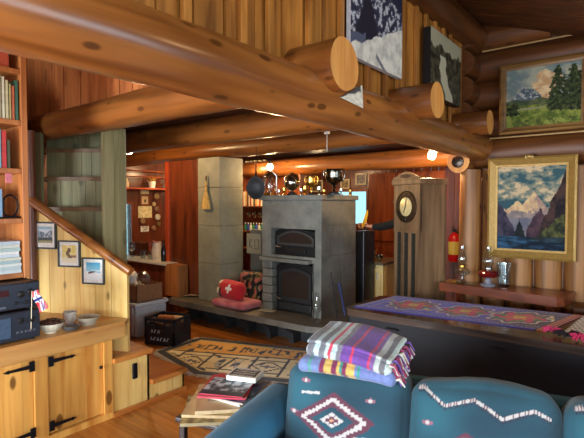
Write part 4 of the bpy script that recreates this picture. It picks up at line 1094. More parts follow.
for k, (px, r, h, mt, lb) in enumerate(((369, .07, .07, silver_m, 'steel bowl nearest the heater on the kitchen counter'), (374, .045, .16, cm('whisky', (170, 96, 40), .2), 'amber bottle between the steel bowls on the kitchen counter'), (379, .06, .09, silver_m, 'steel bowl nearest the person on the kitchen counter'), (365, .03, .12, clear, 'clear glass on the kitchen counter by the black bin'))):
    q = P(px, 250, Y=5.95); mb = MB(); mb.lathe([(r * .6, 0), (r, h * .5), (r * 1.02, h * .95), (r * .93, h), (r * .9, h * .55), (0, h * .1)], (q.x, 5.95, .835), n=18); tag(mb.build(('bowl', 'bottle', 'bowl', 'drinking_glass')[k], mt), lb, ('bowl', 'bottle', 'bowl', 'glass')[k])
# tall cupboards on the far wall right of the window
wx0, wx1 = P(368, 200, Y=7.85).x, -2.0
cb2 = thing('kitchen_cupboard', 'tall orange-brown kitchen cupboard with small bright knobs', 'cupboard', ((wx0 + wx1) / 2, 8.0, 0))
m = MB(); m.bev((wx0, 7.87, 0), (wx1, 8.19, 2.2), .004); m.build('body', kitch_w, cb2, True)
nd = 4; dw = (wx1 - wx0) / nd
for k in range(nd):
    for z0, z1 in ((.1, .85), (.95, 2.15)):
        m = MB(); m.bev((wx0 + k * dw + .015, 7.85, z0), (wx0 + (k + 1) * dw - .015, 7.87, z1), .006); d = m.build('door', kitch_w, cb2, True)
        m = MB(); m.ball((wx0 + (k + (.9 if k % 2 == 0 else .1)) * dw, 7.835, 1.66 if z0 > .5 else .75), .018, 10); m.build('knob', chrome, d, True)
mb = MB(); mb.bev((-5.6, 7.6, 0), (wx0 - .02, 8.19, .9), .006); tag(mb.build('sink_counter', kitch_w), 'wooden sink counter beneath the far kitchen window', 'counter')
# pictures high on the far wall, seen above the heater
for (x0, y0_, x1, y1_, c, lb) in ((312, 180, 323, 192, (150, 116, 70), 'dim brown framed picture behind the dark trophy cup'), (341, 179, 350, 189, (206, 180, 130), 'cream framed picture behind the heater corner'), (356, 173, 367, 185, (150, 140, 130), 'grey photograph in a pale frame, nearest the cupboard')):
    A, B = P(x0, y1_, Y=8.19), P(x1, y0_, Y=8.19); w, h = B.x - A.x, B.z - A.z
    t = thing('picture_frame', lb, 'picture', (A.x, 8.19, A.z)); m = MB(); k = .025
    for q in (((0, -.025, 0), (k, -.002, h)), ((w - k, -.025, 0), (w, -.002, h)), ((k, -.025, 0), (w - k, -.002, k)), ((k, -.025, h - k), (w - k, -.002, h))): m.bev(q[0], q[1], .003)
    m.build('frame', cream, t); m = MB(); m.slab(lambda u, v: (k + u * (w - 2 * k), -.012, k + v * (h - 2 * k)), (0, .005, 0), 14, 14, lambda u, v: mixc(c, (50, 44, 40), .4 + fbm(u, v, 5))); m.build('print', print_m, t)

# person at the counter, seen past the clock
def skinned(name, pts, edges, mat, root, parent=None, sub=2):
    me = bpy.data.meshes.new(name); me.from_pydata([tuple(p[0]) for p in pts], edges, [])
    ob = bpy.data.objects.new(name, me); COL.objects.link(ob)
    ob.modifiers.new('s', 'SKIN').use_smooth_shade = True
    sk = me.skin_vertices[0].data if me.skin_vertices else None
    if sk is None: return ob
    for i, p in enumerate(pts):
        r = p[1]; sk[i].radius = r if isinstance(r, tuple) else (r, r); sk[i].use_root = (i == root)
    md = ob.modifiers.new('u', 'SUBSURF'); md.levels = sub; md.render_levels = sub
    dg = bpy.context.evaluated_depsgraph_get(); me2 = bpy.data.meshes.new_from_object(ob.evaluated_get(dg)); 
    ob.modifiers.clear(); ob.data = me2; ob.name = name
    me2.materials.clear(); me2.materials.append(mat)
    for p in me2.polygons: p.use_smooth = True; p.material_index = 0
    if parent: ob.parent = parent
    return ob
pc = Q((405.5 - 292) / F * 6.25, 6.25)
per = thing('person', 'person in black beside the kitchen counter, mostly hidden by the tall clock', 'person', (pc.x, pc.y, 0), math.radians(-80))
# local: x to the body's left, y forwards is -y ; arms reach forwards
toL = Matrix.Rotation(math.radians(80), 3, 'Z')
hand = toL @ (P(364.5, 226, Y=5.62) - Vector((pc.x, pc.y, 0)))
elb = toL @ (P(381, 227, Y=5.66) - Vector((pc.x, pc.y, 0)))
skin_m = cm('skin', (196, 142, 112), .55); jersey = cm('black_clothes', (10, 10, 12), .95, bump=.2)
sgn = 1
S1 = Vector((sgn * .18, 0, 1.42)); S2 = Vector((-sgn * .18, 0, 1.42))
pts = [((0, 0, .95), (.17, .15)), ((0, 0, 1.12), (.16, .15)), ((0, 0, 1.3), (.18, .15)), ((0, .0, 1.43), (.12, .085)), ((0, -.01, 1.52), .052), ((0, -.02, 1.6), .05),
       ((sgn * .18, 0, 1.41), .062), (tuple(elb), .056), (tuple(hand.lerp(elb, .45)), .046),
       ((-sgn * .18, 0, 1.41), .062), ((-sgn * .24, -.02, 1.13), .045), ((-sgn * .2, -.2, .98), .028),
       ((.1, 0, .9), .095), ((.11, -.01, .5), .062), ((.11, .02, .1), .042), ((.11, -.1, .035), .036),
       ((-.1, 0, .9), .095), ((-.11, -.01, .5), .062), ((-.11, .02, .1), .042), ((-.11, -.1, .035), .036)]
ed = [(0, 1), (1, 2), (2, 3), (3, 4), (4, 5), (3, 6), (6, 7), (7, 8), (3, 9), (9, 10), (10, 11), (0, 12), (12, 13), (13, 14), (14, 15), (0, 16), (16, 17), (17, 18), (18, 19)]
body = skinned('body', pts, ed, jersey, 0, per)
m = MB(); m.ball((0, -.02, 1.68), (.078, .098, .115), 22); m.ball((0, -.122, 1.665), (.014, .02, .022), 10); m.ball((.08, -.01, 1.67), (.012, .02, .03), 8); m.ball((-.08, -.01, 1.67), (.012, .02, .03), 8); m.ball((0, -.095, 1.615), (.03, .02, .01), 8)
for s in (-.03, .03): m.ball((s, -.105, 1.69), (.014, .01, .009), 8, 1)
m.build('head', [skin_m, blackm], per)
m = MB(); m.ball((0, .01, 1.715), (.088, .105, .1), 20); m.build('hair', cm('brown_hair', (70, 48, 32), .7, bump=.4), per)
# reaching forearm skin and the hand with fingers
fdir = (hand - elb).normalized()
side = fdir.cross(Vector((0, 0, 1))).normalized(); upv = side.cross(fdir)
hb = hand - fdir * .04
hp_ = [(elb.lerp(hand, .25), .036), (hb - fdir * .04, .024), (hb, (.034, .02)), (hb + fdir * .05, (.04, .018))]
skinned('forearm', [(tuple(a), b) for a, b in hp_], [(0, 1), (1, 2), (2, 3)], skin_m, 0, per)
for k in range(4):
    base = hb + fdir * .07 + upv * (.03 - .02 * k); L = (.075, .085, .08, .06)[k]
    m = MB(); m.tube([base - fdir * .02, base + fdir * L * .5, base + fdir * L * .6 - side * L * .35 * 1, base + fdir * L * .35 - side * L * .55], [.010, .0095, .0085, .007], 10); m.build('finger', skin_m, per)
m = MB(); m.tube([hb + upv * .02, hb + upv * .05 + fdir * .02 - side * .02, hb + upv * .055 + fdir * .05 - side * .04], [.012, .011, .008], 10); m.build('thumb', skin_m, per)
a, b = P(362, 227, Y=5.6), P(367.5, 210, Y=5.6); mb = MB(); mb.tube([a, a.lerp(b, .35) + Vector((.015, 0, 0)), a.lerp(b, .75) + Vector((.01, 0, 0)), b], [.016, .024, .02, .008], 10); tag(mb.build('yellow_cloth', cm('yellow_thing', (232, 182, 30), .6)), 'bright yellow cloth held up in the hand of the person', 'cloth')

# ================================================================== GRANDFATHER CLOCK
cor = Q((420 - 292) / F * 4.9, 4.9); xa_ = (RT * .407 - FH * .913).normalized()
CW, CD = .44, .35
rz = math.atan2(xa_.y, xa_.x)
cl = thing('grandfather_clock', 'tall oak longcase clock with a round silvery brass dial', 'clock', cor, rz)
def H(py): return P(420, py, D=4.9).z
zt0, zt1, zt2 = H(297), H(231), H(184)
m = MB(); m.bev((-CW, 0, .12), (0, CD, zt0 - .2), .005); m.bev((-CW - .02, -.02, 0), (.02, CD, .12), .008); m.build('base', clock_w, cl)
# trunk: sides, back and the rails of the glazed door
m = MB(); zb = zt0 - .2
m.box((-.03, 0, zb), (0, CD, zt2)); m.box((-CW, 0, zb), (-CW + .03, CD, zt2)); m.box((-CW, CD - .02, zb), (0, CD, zt2)); m.build('trunk', clock_w, cl)
m = MB(); m.bev((-CW, -.012, zt1 - .03), (0, .02, zt1 + .0), .004); m.bev((-CW, -.012, zb), (0, .02, zb + .05), .004)
for k in range(4): x = -CW + .035 + k * (CW - .07) / 3; m.bev((x - .022, -.012, zb), (x + .022, .015, zt1 - .02), .004)
m.build('door', clock_w, cl)
m = MB(); m.box((-CW + .03, .004, zb + .04), (-.03, .010, zt1 - .02)); m.build('door_glass', plain('dark_green_glass', (44, 44, 38), .2), cl)
m = MB(); m.box((-CW, -.005, zt1), (0, .03, zt2)); m.build('hood', clock_w, cl)
dzc, dr_ = H(207), .165
Mx = Matrix.Rotation(PI / 2, 4, 'X')
m = MB(); m.lathe([(dr_ + .008, 0), (dr_ + .008, .012), (dr_, .016), (dr_ - .003, .01)], (-CW / 2, -.005, dzc), 40, M=Mx); m.build('bezel', plain('dark_bronze', (86, 70, 52), .3, .8), cl)
m = MB(); m.lathe([(dr_, 0), (dr_, .006), (0, .0065)], (-CW / 2, -.008, dzc), 40, M=Mx); dl = m.build('dial', plain('dial_silver', (214, 206, 176), .35, .1), cl)
m = MB(); m.lathe([(dr_ * .62, .007), (dr_ * .6, .009), (0, .0095)], (-CW / 2, -.008, dzc), 36, M=Mx); m.build('centre', plain('dial_brass', (228, 208, 148), .35, .2), dl)
m = MB()
for k in range(12):
    a = k * PI / 6; c_ = Vector((-CW / 2 + math.sin(a) * dr_ * .8, -.017, dzc + math.cos(a) * dr_ * .8)); e = Vector((math.sin(a), 0, math.cos(a))) * .014
    m.tube([c_ - e, c_ + e], .0035, 5)
m.build('numerals', blackm, dl)
for nm, a, L in (('hour_hand', math.radians(205), .075), ('minute_hand', math.radians(10), .12)):
    m = MB(); c_ = Vector((-CW / 2, -.021, dzc)); m.tube([c_, c_ + Vector((math.sin(a), 0, math.cos(a))) * L], [.006, .002], 6); m.build(nm, blackm, dl)
m = MB(); zt = H(178); m.bev((-CW - .025, -.025, zt2), (.025, CD, zt), .008); m.build('cornice', clock_w, cl)
m = MB(); pk_ = H(170.5); m.prism([(-CW - .0, -.02, zt), (-.0, -.02, zt), (-.0, -.02, zt + .02), (-.06, -.02, zt + .03), (-.12, -.02, pk_ - .02), (-CW / 2, -.02, pk_), (-CW + .12, -.02, pk_ - .02), (-CW + .06, -.02, zt + .03), (-CW, -.02, zt + .02)], (0, .03, 0)); pd = m.build('pediment', clock_w, cl)
m = MB()
for dx, r in ((-.07, .022), (-.035, .026), (0, .03), (.035, .026), (.07, .022)): m.ball((-CW / 2 + dx, -.024, zt + .03), (r, .012, r * .7), 10)
m.build('carving', plain('carved_oak', (92, 64, 44), .6, bump=.4), pd)

# ================================================================== PAINTING WALL
def painting(name_l, X0, X1, Z0, Z1, fw, Yf, mat_f, fn, nx, ny, fillet=True):
    t = thing('framed_painting', name_l, 'painting', (X0, Yf, Z0)); w, h = X1 - X0, Z1 - Z0
    m = MB()
    def frame(a, b, y0, y1):
        # mitred moulding, deeper at the outer edge
        o = [(a, a), (w - a, a), (w - a, h - a), (a, h - a)]; i = [(b, b), (w - b, b), (w - b, h - b), (b, h - b)]
        for k in range(4):
            l = (k + 1) % 4
            m.hexa([Vector((o[k][0], .0, o[k][1])), Vector((o[l][0], .0, o[l][1])), Vector((i[l][0], .0, i[l][1])), Vector((i[k][0], .0, i[k][1])),
                    Vector((o[k][0], y0, o[k][1])), Vector((o[l][0], y0, o[l][1])), Vector((i[l][0], y1, i[l][1])), Vector((i[k][0], y1, i[k][1]))])
    frame(0, .02, -.045, -.055); frame(.02, fw - .02, -.05, -.028); frame(fw - .02, fw, -.034, -.03)
    m.build('frame', mat_f, t)
    m = MB(); m.slab(lambda u, v: (fw + u * (w - 2 * fw), -.018, fw + v * (h - 2 * fw)), (0, .012, 0), nx, ny, fn); m.build('canvas', paint_m, t)
    return t, w, h
def low_art(u, v):
    return tuple(q * .86 for q in low_art_(u, v))
def low_art_(u, v):
    # clouds, bright peaks, dark flanks, water
    j = lambda sc, am, o=0: am * fbm(u, v, sc, o)
    n = fbm(u * .7, v * 1.6, 4, 3)
    c = mixc((70, 104, 108), (222, 190, 146), .5 + n * 1.0 + (v - .8) * .2)
    if n > .25: c = mixc(c, (236, 204, 160), .6)
    if n < -.35: c = mixc(c, (52, 84, 96), .5)
    pk = .48 + max(0, .22 - abs(u - .54) * .95) + j(9, .025); pk2 = .44 + max(0, .15 - abs(u - .30) * .7) + j(9, .02, 4)
    if v < max(pk, pk2):
        sh = (u - .54) * 2.2 + (v - .55) * -.9 + j(7, .22)
        c = mixc((244, 206, 150), (214, 172, 132), .5 + fbm(u, v, 12)) if sh < .05 else mixc((168, 134, 124), (206, 172, 142), .5 + fbm(u, v, 9))
        if v < .45 + j(5, .03): c = mixc((136, 122, 122), (176, 152, 140), .5 + fbm(u, v, 7))
    if v < .38: c = mixc((110, 110, 124), (140, 132, 138), .5 + fbm(u, v, 6))
    if u < .3 + j(6, .02) and v < .60 - u * 1.35 + j(8, .03): c = mixc((46, 44, 62), (80, 70, 86), .5 + fbm(u, v, 7))
    if u > .44 and v < .50 - abs(u - .64) * 1.3 + j(8, .03): c = mixc((62, 44, 56), (96, 68, 76), .5 + fbm(u, v, 7))
    if u > .56 and v < (.10 + (u - .56) * 1.9 + j(7, .05)): c = mixc((34, 28, 32), (84, 58, 52), .45 + fbm(u, v, 6))
    if u > .58 and .13 < v < .14 + (u - .56) * .7 + j(9, .04): c = mixc((44, 48, 34), (104, 104, 56), .45 + fbm(u, v, 9))
    if .26 < u < .44 and v < .36 - abs(u - .34) * 2.2 + j(16, .03): c = mixc((22, 30, 34), (40, 46, 44), .5 + fbm(u, v, 12))
    if v < .155 + j(9, .012):
        c = mixc((18, 32, 46), (56, 96, 128), .25 + fbm(u * .5, v * 3, 8) * .8 + (.3 if u < .45 else -.12))
        if u > .5 and v > .10: c = mixc(c, (90, 92, 60), .25)
    return c
def up_art(u, v):
    j = lambda sc, am, o=0: am * fbm(u, v, sc, o)
    n = fbm(u, v * 1.5, 3.5, 1)
    c = mixc((112, 126, 124), (168, 164, 142), .5 + n)
    if (u - .54) ** 2 / .03 + (v - .70) ** 2 / .05 < 1 + j(6, .8): c = mixc((196, 150, 104), (226, 196, 150), .5 + fbm(u, v, 8))
    r = .40 + max(0, .30 - abs(u - .27) * 1.0) + j(12, .05)
    if v < r: c = (176, 176, 170) if fbm(u, v, 15, 3) > .25 and v > .48 else mixc((70, 82, 92), (116, 122, 124), .5 + fbm(u, v, 11))
    if v < .46 + j(7, .04): c = mixc((62, 72, 50), (96, 102, 66), .5 + fbm(u, v, 11))
    if v < .34 - .10 * (u - .5) + j(8, .03): c = mixc((78, 92, 36), (136, 142, 64), .5 + fbm(u, v, 9))
    if abs(v - .31 - j(5, .02)) < .012 and .15 < u < .6: c = (146, 140, 112)
    for cx, b0, hh, ww in ((.70, .24, .98, .085), (.63, .26, .70, .055), (.90, .24, .96, .10), (.80, .22, .72, .07), (.98, .2, .84, .07), (.10, .2, .42, .08), (.04, .2, .36, .05)):
        if b0 + j(9, .03) < v < hh and abs(u - cx) < ww * (1.2 - ((v - b0) / (hh - b0)) ** 2 * .9) * (1 + .8 * fbm(u, v, 16)): c = mixc((30, 38, 24), (82, 88, 48), .42 + fbm(u, v, 20) * .8)
    if v < .12 and fbm(u, v, 9, 7) > .1: c = mixc((60, 66, 34), (90, 96, 46), .5)
    return c
YW = YP - .135
t, w, h = painting('gold framed painting of snowy peaks above a dark lake, the lower one', -1.385, -.598, 1.102, 2.10, .092, YW, gilt, low_art, 150, 190)
m = MB(); m.bev((w * .5 - .05, -.066, h - .022), (w * .5 + .03, -.04, h + .012), .006); m.ball((w * .49, -.06, h), (.035, .012, .02), 12); m.build('crest', gilt, t)
painting('old gilt framed landscape of mountain and green meadow, the upper one', -1.287, -.52, 2.335, 3.02, .062, YW, gilt_d, up_art, 180, 150)
mb = MB(); q0 = P(560, 240, Y=YW)
# thick plank shelf along the wall
bn = thing('wall_bench', 'thick red-brown plank ledge along the wall under the lower painting', 'ledge', (-1.15, 5.0, 0))
bxl, bxr = P(440, 290, Y=4.82).x, P(558, 285, Y=4.72).x
m = MB(); m.prism([(bxl, 4.80, .735), (bxr, 4.66, .735), (bxr + .05, 4.72, .735), (bxr + .09, 5.08, .735), (bxl, 5.08, .735)], (0, 0, .085)); m.build('plank', bench_w, bn, True)
for x in (bxl + .15, bxr - .12): m = MB(); m.prism([(x, 5.07, .35), (x, 5.07, .733), (x, 4.85, .733)], (.05, 0, 0)); m.build('bracket', bench_w, bn, True)
ZB = .82
mb = MB(); mb.log((bxr + .1, 5.0, .66), (XR, 5.0, .66), .075, seed=90, seg=.3, capmi=0); struct(mb.build('wall_rail_log', log_wx))
# oil lamps and glass on the ledge
def lamp(px, Y, sc, label, red):
    q = P(px, 280, Y=Y); t = thing('oil_lamp', label, 'oil lamp', (q.x, Y, ZB))
    m = MB(); m.lathe([(.06 * sc, 0), (.062 * sc, .01), (.03 * sc, .03), (.022 * sc, .06), (.03 * sc, .075)], n=22); m.build('foot', clear if not red else cm('lamp_glass_foot', (150, 150, 160), .1, metal=.3), t)
    m = MB(); m.lathe([(.03 * sc, .075), (.075 * sc, .09), (.085 * sc, .12), (.06 * sc, .15), (.03 * sc, .16)], n=22); m.build('reservoir', amber if red else clear, t)
    m = MB(); m.lathe([(.032 * sc, .16), (.036 * sc, .175), (.03 * sc, .19)], n=18); m.build('burner', gold_m if not red else silver_m, t)
    m = MB(); m.lathe([(.03 * sc, .19), (.045 * sc, .22), (.05 * sc, .25), (.035 * sc, .3), (.023 * sc, .34), (.022 * sc, .39)], n=22); m.build('chimney', clear, t)
lamp(462, 4.93, .95, 'clear glass oil lamp on the ledge in front of the log post', False)
lamp(488, 4.93, 1.2, 'taller oil lamp with dark red oil, left of the painting corner', True)
q = P(504, 280, Y=4.98); mb = MB(); mb.lathe([(.05, 0), (.055, .01), (.07, .23), (.066, .23), (.05, .015), (0, .015)], (q.x, 4.98, ZB), 20); tag(mb.build('glass_vase', clear), 'clear tapered glass vase on the ledge under the painting corner', 'vase')
q = P(468, 288, Y=4.9); mb = MB(); mb.bev((q.x - .16, 4.84, ZB), (q.x + .12, 4.98, ZB + .006), .002); tag(mb.build('tray', clear), 'small clear glass tray lying under the lamps on the ledge', 'tray')
# fire extinguisher on the partition behind the post
q = P(453, 262, Y=6.3); t = thing('fire_extinguisher', 'red fire extinguisher with yellow label hanging between clock and post', 'extinguisher', (q.x, 6.345, q.z)); hE = P(453, 232, Y=6.3).z - q.z; r = .078
m = MB(); m.lathe([(r * .8, 0), (r, .02), (r, hE * .78), (r * .75, hE * .9), (r * .3, hE * .97), (r * .3, hE)], n=22); m.build('cylinder', cm('ext_red', (196, 24, 30), .25, coat=.3), t)
m = MB(); m.lathe([(r + .002, hE * .25), (r + .002, hE * .68)], n=22); m.build('label', cm('ext_label', (214, 190, 90), .5), t)
m = MB(); m.bev((-.02, -.02, hE), (.02, .02, hE + .04), .004); m.tube([(0, 0, hE + .03), (.0, -.08, hE + .06)], .008, 8); m.tube([(0, 0, hE + .02), (0, -.09, hE + .02)], .007, 8); m.build('valve', blackm, t)
m = MB(); m.tube([(.02, -.01, hE + .02), (.09, -.03, hE * .95), (.1, -.03, hE * .5), (.085, -.03, hE * .3)], .009, 8); m.build('hose', blackm, t)
# round thermometer on the log end
t = thing('wall_thermometer', 'small round silvery dial fixed on the log end above the post', 'thermometer', (pe.x, pe.y - .004, pe.z))
m = MB(); m.lathe([(.062, 0), (.062, .012), (.055, .016)], (0, 0, 0), 24, M=Mx); m.build('rim', plain('dark_rim_metal', (60, 50, 44), .3, .7), t)
m = MB(); m.lathe([(.055, .0), (.055, .014), (0, .0145)], (0, 0, 0), 24, M=Mx); m.build('face', plain('pale_dial', (170, 166, 156), .25, .6), t)
m = MB(); m.tube([(0, -.016, 0), (.03, -.016, .02)], .003, 5); m.tube([(-.03, -.016, -.005), (-.01, -.016, .0)], .003, 5); m.build('needle', blackm, t)

# ================================================================== PICTURES ON THE LOFT WALL
def loft_pic(pxl, pxr, zb, ztop, depth, fn, label, nx, ny, side):
    Xp = -1.57 + depth; y0, y1 = P(pxl, 60, X=Xp).y, P(pxr, 60, X=Xp).y
    t = thing('canvas_print', label, 'picture', (-1.57, y0, zb)); w, h = y1 - y0, ztop - zb
    m = MB(); m.box((.001, 0, 0), (depth - .003, w, h)); m.build('stretcher', side, t)
    m = MB(); m.slab(lambda u, v: (depth, u * w, v * h), (-.003, 0, 0), nx, ny, fn); m.build('print', print_m, t)
def mt1(u, v):
    # bright snow crest low right, blue-black rock above
    crest = .12 + .62 * u + .05 * nz2(u, 0, 8) if u > .3 else .30 + .05 * nz2(u, 0, 8) - (.3 - u) * .5
    v2 = v * 1.55
    if v2 < crest:
        if abs((v2 - .06) - (.55 - u) * .9) < .035 and u > .45: return (110, 112, 124)
        return mixc((196, 192, 180), (238, 232, 216), .6 + fbm(u, v, 9))
    if v2 < crest + .12 and u < .25: return (86, 92, 112)
    n = fbm(u, v, 16)
    if u < .5 and abs(u - .3) < (1.0 - v2) * .35: return (36, 36, 50)
    if v2 > 1.05 - .5 * u + .4: return (40, 42, 62)
    return (190, 190, 196) if n > .22 else mixc((44, 46, 66), (88, 90, 106), .5 + n)
def mt2(u, v):
    top = .82 - .1 * nz2(u, 0, 5) - .05
    if v > top + .06 * nz2(u, 3, 14): return (176, 170, 140)
    x = .36 + .5 * max(0, .45 - v) + .05 * nz2(v, 0, 6)
    if abs(u - x) < .13 - .06 * v and v < .66: return (196, 190, 160)
    n = fbm(u, v, 11)
    return mixc((36, 36, 26), (92, 90, 68), .45 + n) if v > .3 else mixc((44, 42, 30), (110, 104, 80), .3 + n)
loft_pic(351, 402, 2.575, 3.33, .035, mt1, 'blue-white snow mountain print hung left of the second log end', 90, 90, cm('white_canvas_edge', (196, 196, 200)))
loft_pic(431, 461, 2.555, 3.10, .07, mt2, 'dark mountain print with pale gully, nearest the painting wall', 60, 60, cm('black_canvas_edge', (18, 16, 16)))
# small triangular card under the log end
q = [P(341, 97, X=-1.345), P(363, 85, X=-1.345), P(364, 108, X=-1.345)]
q = [Vector((-1.35, p.y, p.z)) for p in q]
mb = MB(); mb.slab(lambda u, v: q[0].lerp(q[1].lerp(q[2], v), u), (-.004, 0, 0), 20, 20, lambda u, v: (84, 82, 80) if v < .25 + .2 * nz2(u, v, 4) and u < .95 else mixc((206, 200, 180), (236, 230, 210), .5 + fbm(u, v, 6)))
tag(mb.build('paper_triangle', print_m), 'small white triangular paper on the beam below the first log end', 'paper')

# ================================================================== LONG DARK CHEST WITH THE RUNNER
ZT = .75; CX0, CX1, CY0, CY1 = -2.12, .15, 3.42, 4.14
ch = thing('long_chest', 'long low black chest with dark wooden lid behind the sofa', 'chest', ((CX0 + CX1) / 2, (CY0 + CY1) / 2, 0))
m = MB(); m.bev((CX0 + .04, CY0 + .04, .03), (CX1 - .04, CY1 - .04, ZT - .055), .006); m.build('body', chest_m, ch, True)
m = MB(); m.prism([(CX0 + .05, CY0, ZT - .055), (CX1, CY0, ZT - .055), (CX1, CY1, ZT - .055), (CX0 + .03, CY1, ZT - .055), (CX0, CY1 - .05, ZT - .055), (CX0, CY0 + .05, ZT - .055)], (0, 0, .055)); m.build('lid', chest_top, ch, True)
for px in (392, 499):
    q = P(px, 330, Y=CY0 + .03); m = MB(); m.tube([(q.x - .05, CY0 + .035, .63), (q.x - .045, CY0 + .015, .64), (q.x + .045, CY0 + .015, .64), (q.x + .05, CY0 + .035, .63)], .006, 8); m.build('handle', iron, ch, True)
for x in (CX0 + .1, CX1 - .2):
    for y in (CY0 + .06, CY1 - .12): m = MB(); m.box((x, y, 0), (x + .08, y + .06, .03)); m.build('foot', chest_m, ch, True)
ra, rb, rc, rd = [P(px, py, Z=ZT + .006) for px, py in ((354, 306.2), (547, 331), (584, 315.5), (396, 295.5))]
def runner(u, v):
    # u along, v across (0 front)
    ev = min(v, 1 - v)
    if u > .955: return (206, 110, 40) if int((u - .955) * 1000 / 9) % 2 == 0 else (120, 34, 40)
    if u > .945: return (40, 28, 40)
    if ev < .035: return (70, 62, 150)
    if ev < .06: return (190, 180, 214) if int(u * 90) % 2 else (84, 74, 170)
    if .12 < ev < .15: return (188, 180, 214) if int(u * 110) % 2 else (96, 86, 180)
    if u < .03 or (.06 < u < .075): return (150, 150, 220)
    base = mixc((88, 84, 222), (122, 112, 234), .5 + nz2(u * 6, v * 3, 3));  # violet brightened to carry the cloth's daylight sheen
    if u > .62: base = mixc(base, (72, 44, 78), (u - .62) * 4)  # sheen falling off towards the right end, painted as darker colour
    for cx, wx in ((.23, .13), (.52, .13), (.79, .14)):
        dx, dy = (u - cx) / wx, (v - .5) / .33; r = math.sqrt(dx * dx + dy * dy); a = math.atan2(dy, dx)
        R = 1 + .12 * math.cos(8 * a)
        if r < R:
            if r > R - .1: return (232, 216, 190)
            if r > R - .22: return mixc(base, (60, 40, 90), .5)
            n = math.sin(6 * a + r * 9) + nz2(u * 40, v * 20, 1.2)
            if r < .22: return (226, 190, 60)
            if n > .35: return (224, 52, 104)
            if n > -.1: return (190, 36, 76)
            return (96, 140, 70) if r > .5 else (228, 120, 50)
    if abs(v - .5 - .2 * math.sin(u * 30)) < .035: return (206, 186, 110)
    return base
mb = MB(); mb.slab(lambda u, v: ra.lerp(rb, u).lerp(rd.lerp(rc, u), v), (0, 0, -.005), 300, 60, runner)
rn = tag(mb.build('table_runner', cloth), 'blue-violet embroidered runner with pink medallions on the black chest', 'runner')
# lace end and tassels
lq = [P(px, py, Z=ZT + .012) for px, py in ((562, 333), (620, 342), (640, 324), (583, 316))]
def lace(u, v): return (60, 50, 60) if (math.sin(u * 60) * math.sin(v * 50) > .45) else (214, 204, 190)
mb = MB(); mb.slab(lambda u, v: lq[0].lerp(lq[1], u).lerp(lq[3].lerp(lq[2], u), v), (0, 0, -.004), 60, 40, lace); tag(mb.build('lace_cloth', cloth), 'white crocheted cloth beyond the right end of the runner', 'cloth')
for k, (px, py, c, lb) in enumerate(((552, 331, (224, 64, 120), 'pink yarn tassel at the front corner of the runner'), (568, 335, (36, 26, 36), 'black yarn tassel beside the pink one'), (580, 338, (206, 50, 96), 'pink yarn tassel at the very right edge of the chest'))):
    q = P(px, py, Z=ZT + .03); mb = MB(); random.seed(40 + k)
    for j in range(34):
        a = random.uniform(0, 2 * PI); r = .06 * (1.5 if k == 1 else 1); e = Vector((math.cos(a) * r, math.sin(a) * r * .7, random.uniform(-.014, .02)))
        mb.tube([q, q + e * .5 + Vector((0, 0, .016)), q + e], [.006, .007, .004], 5)
    tag(mb.build('tassel', cm('yarn%d' % k, c, .95)), lb, 'tassel')

# ================================================================== SOFA
U2 = (RT * .917 - FH * .399).normalized(); so = Q((413 - 292) / F * 2.15, 2.15); srz = math.atan2(U2.y, U2.x)
TEAL = (30, 76, 88); TEAL2 = (24, 58, 72)
sf = thing('sofa', 'teal sofa with woven diamond patterned back cushions in the foreground', 'sofa', (so.x, so.y, 0), srz)
def base_teal(p): return mixc(TEAL2, (36, 90, 104), .5 + .8 * noise.noise(p * 5))
WHT, MAR, PINK = (190, 182, 176), (96, 50, 66), (140, 92, 106)
def diamond(x, z, cx, cz, hx, hz_):
    """stepped diamond; returns colour or None"""
    dx = abs(x - cx) / hx; dz = abs(z - cz) / hz_; r = dx + dz
    w = abs(((dx - dz) * 5.5) % 1 - .5) * 2          # teeth along each side
    if r > 1.02: return None
    if r > .95: return MAR
    if r > .80 + .09 * w: return MAR
    if r > .66 + .05 * w: return WHT
    if r > .50 + .07 * w: return MAR
    if r > .30: return None
    if r > .26 - .16 * w: return WHT
    return MAR if r > .06 else (206, 150, 110)
def motif(x, z, cx, cz):
    a, b = abs(x - cx), abs(z - cz)
    if a < .024 and b < .007: return PINK if (a > .008) else WHT
    if a < .006 and b < .014: return PINK
    return None
def zz_line(x, z, pts, t=.007):
    for (a, b), (c, d) in zip(pts, pts[1:]):
        if a <= x <= c:
            zc_ = b + (d - b) * (x - a) / (c - a)
            if abs(z - zc_) < t: return WHT if (x * 90) % 1 < .75 else MAR
            if -t * 2.6 < z - zc_ < -t: return (46, 40, 56) if (x * 90) % 1 < .5 else None
    return None
def cush(kind):
    def f(qx, qy, qz, p):
        c = None
        if qy < .5:
            x, z = p.x, p.z
            if kind == 0:
                c = diamond(x, z, -.035, .02, .2, .125) or motif(x, z, -.19, .185) or motif(x, z, .14, .12) or motif(x, z, -.24, .03) or motif(x, z, .16, -.09)
                if not c and abs(z - (.135 + .1 * (x + .13))) < .006 and -.21 < x < -.11: c = WHT
                if not c and abs(z - (-.055 + .12 * (x))) < .006 and .03 < x < .13: c = WHT
            else:
                pts = [(-.27, .225), (-.24, .23), (-.15, .165), (-.03, .195), (.08, .135), (.2, .19), (.26, .17)]
                c = zz_line(x, z, pts) or diamond(x, z, -.06, -.06, .2, .125) or motif(x, z, -.22, .09) or motif(x, z, .2, .06)
        return c or base_teal(p)
    return f
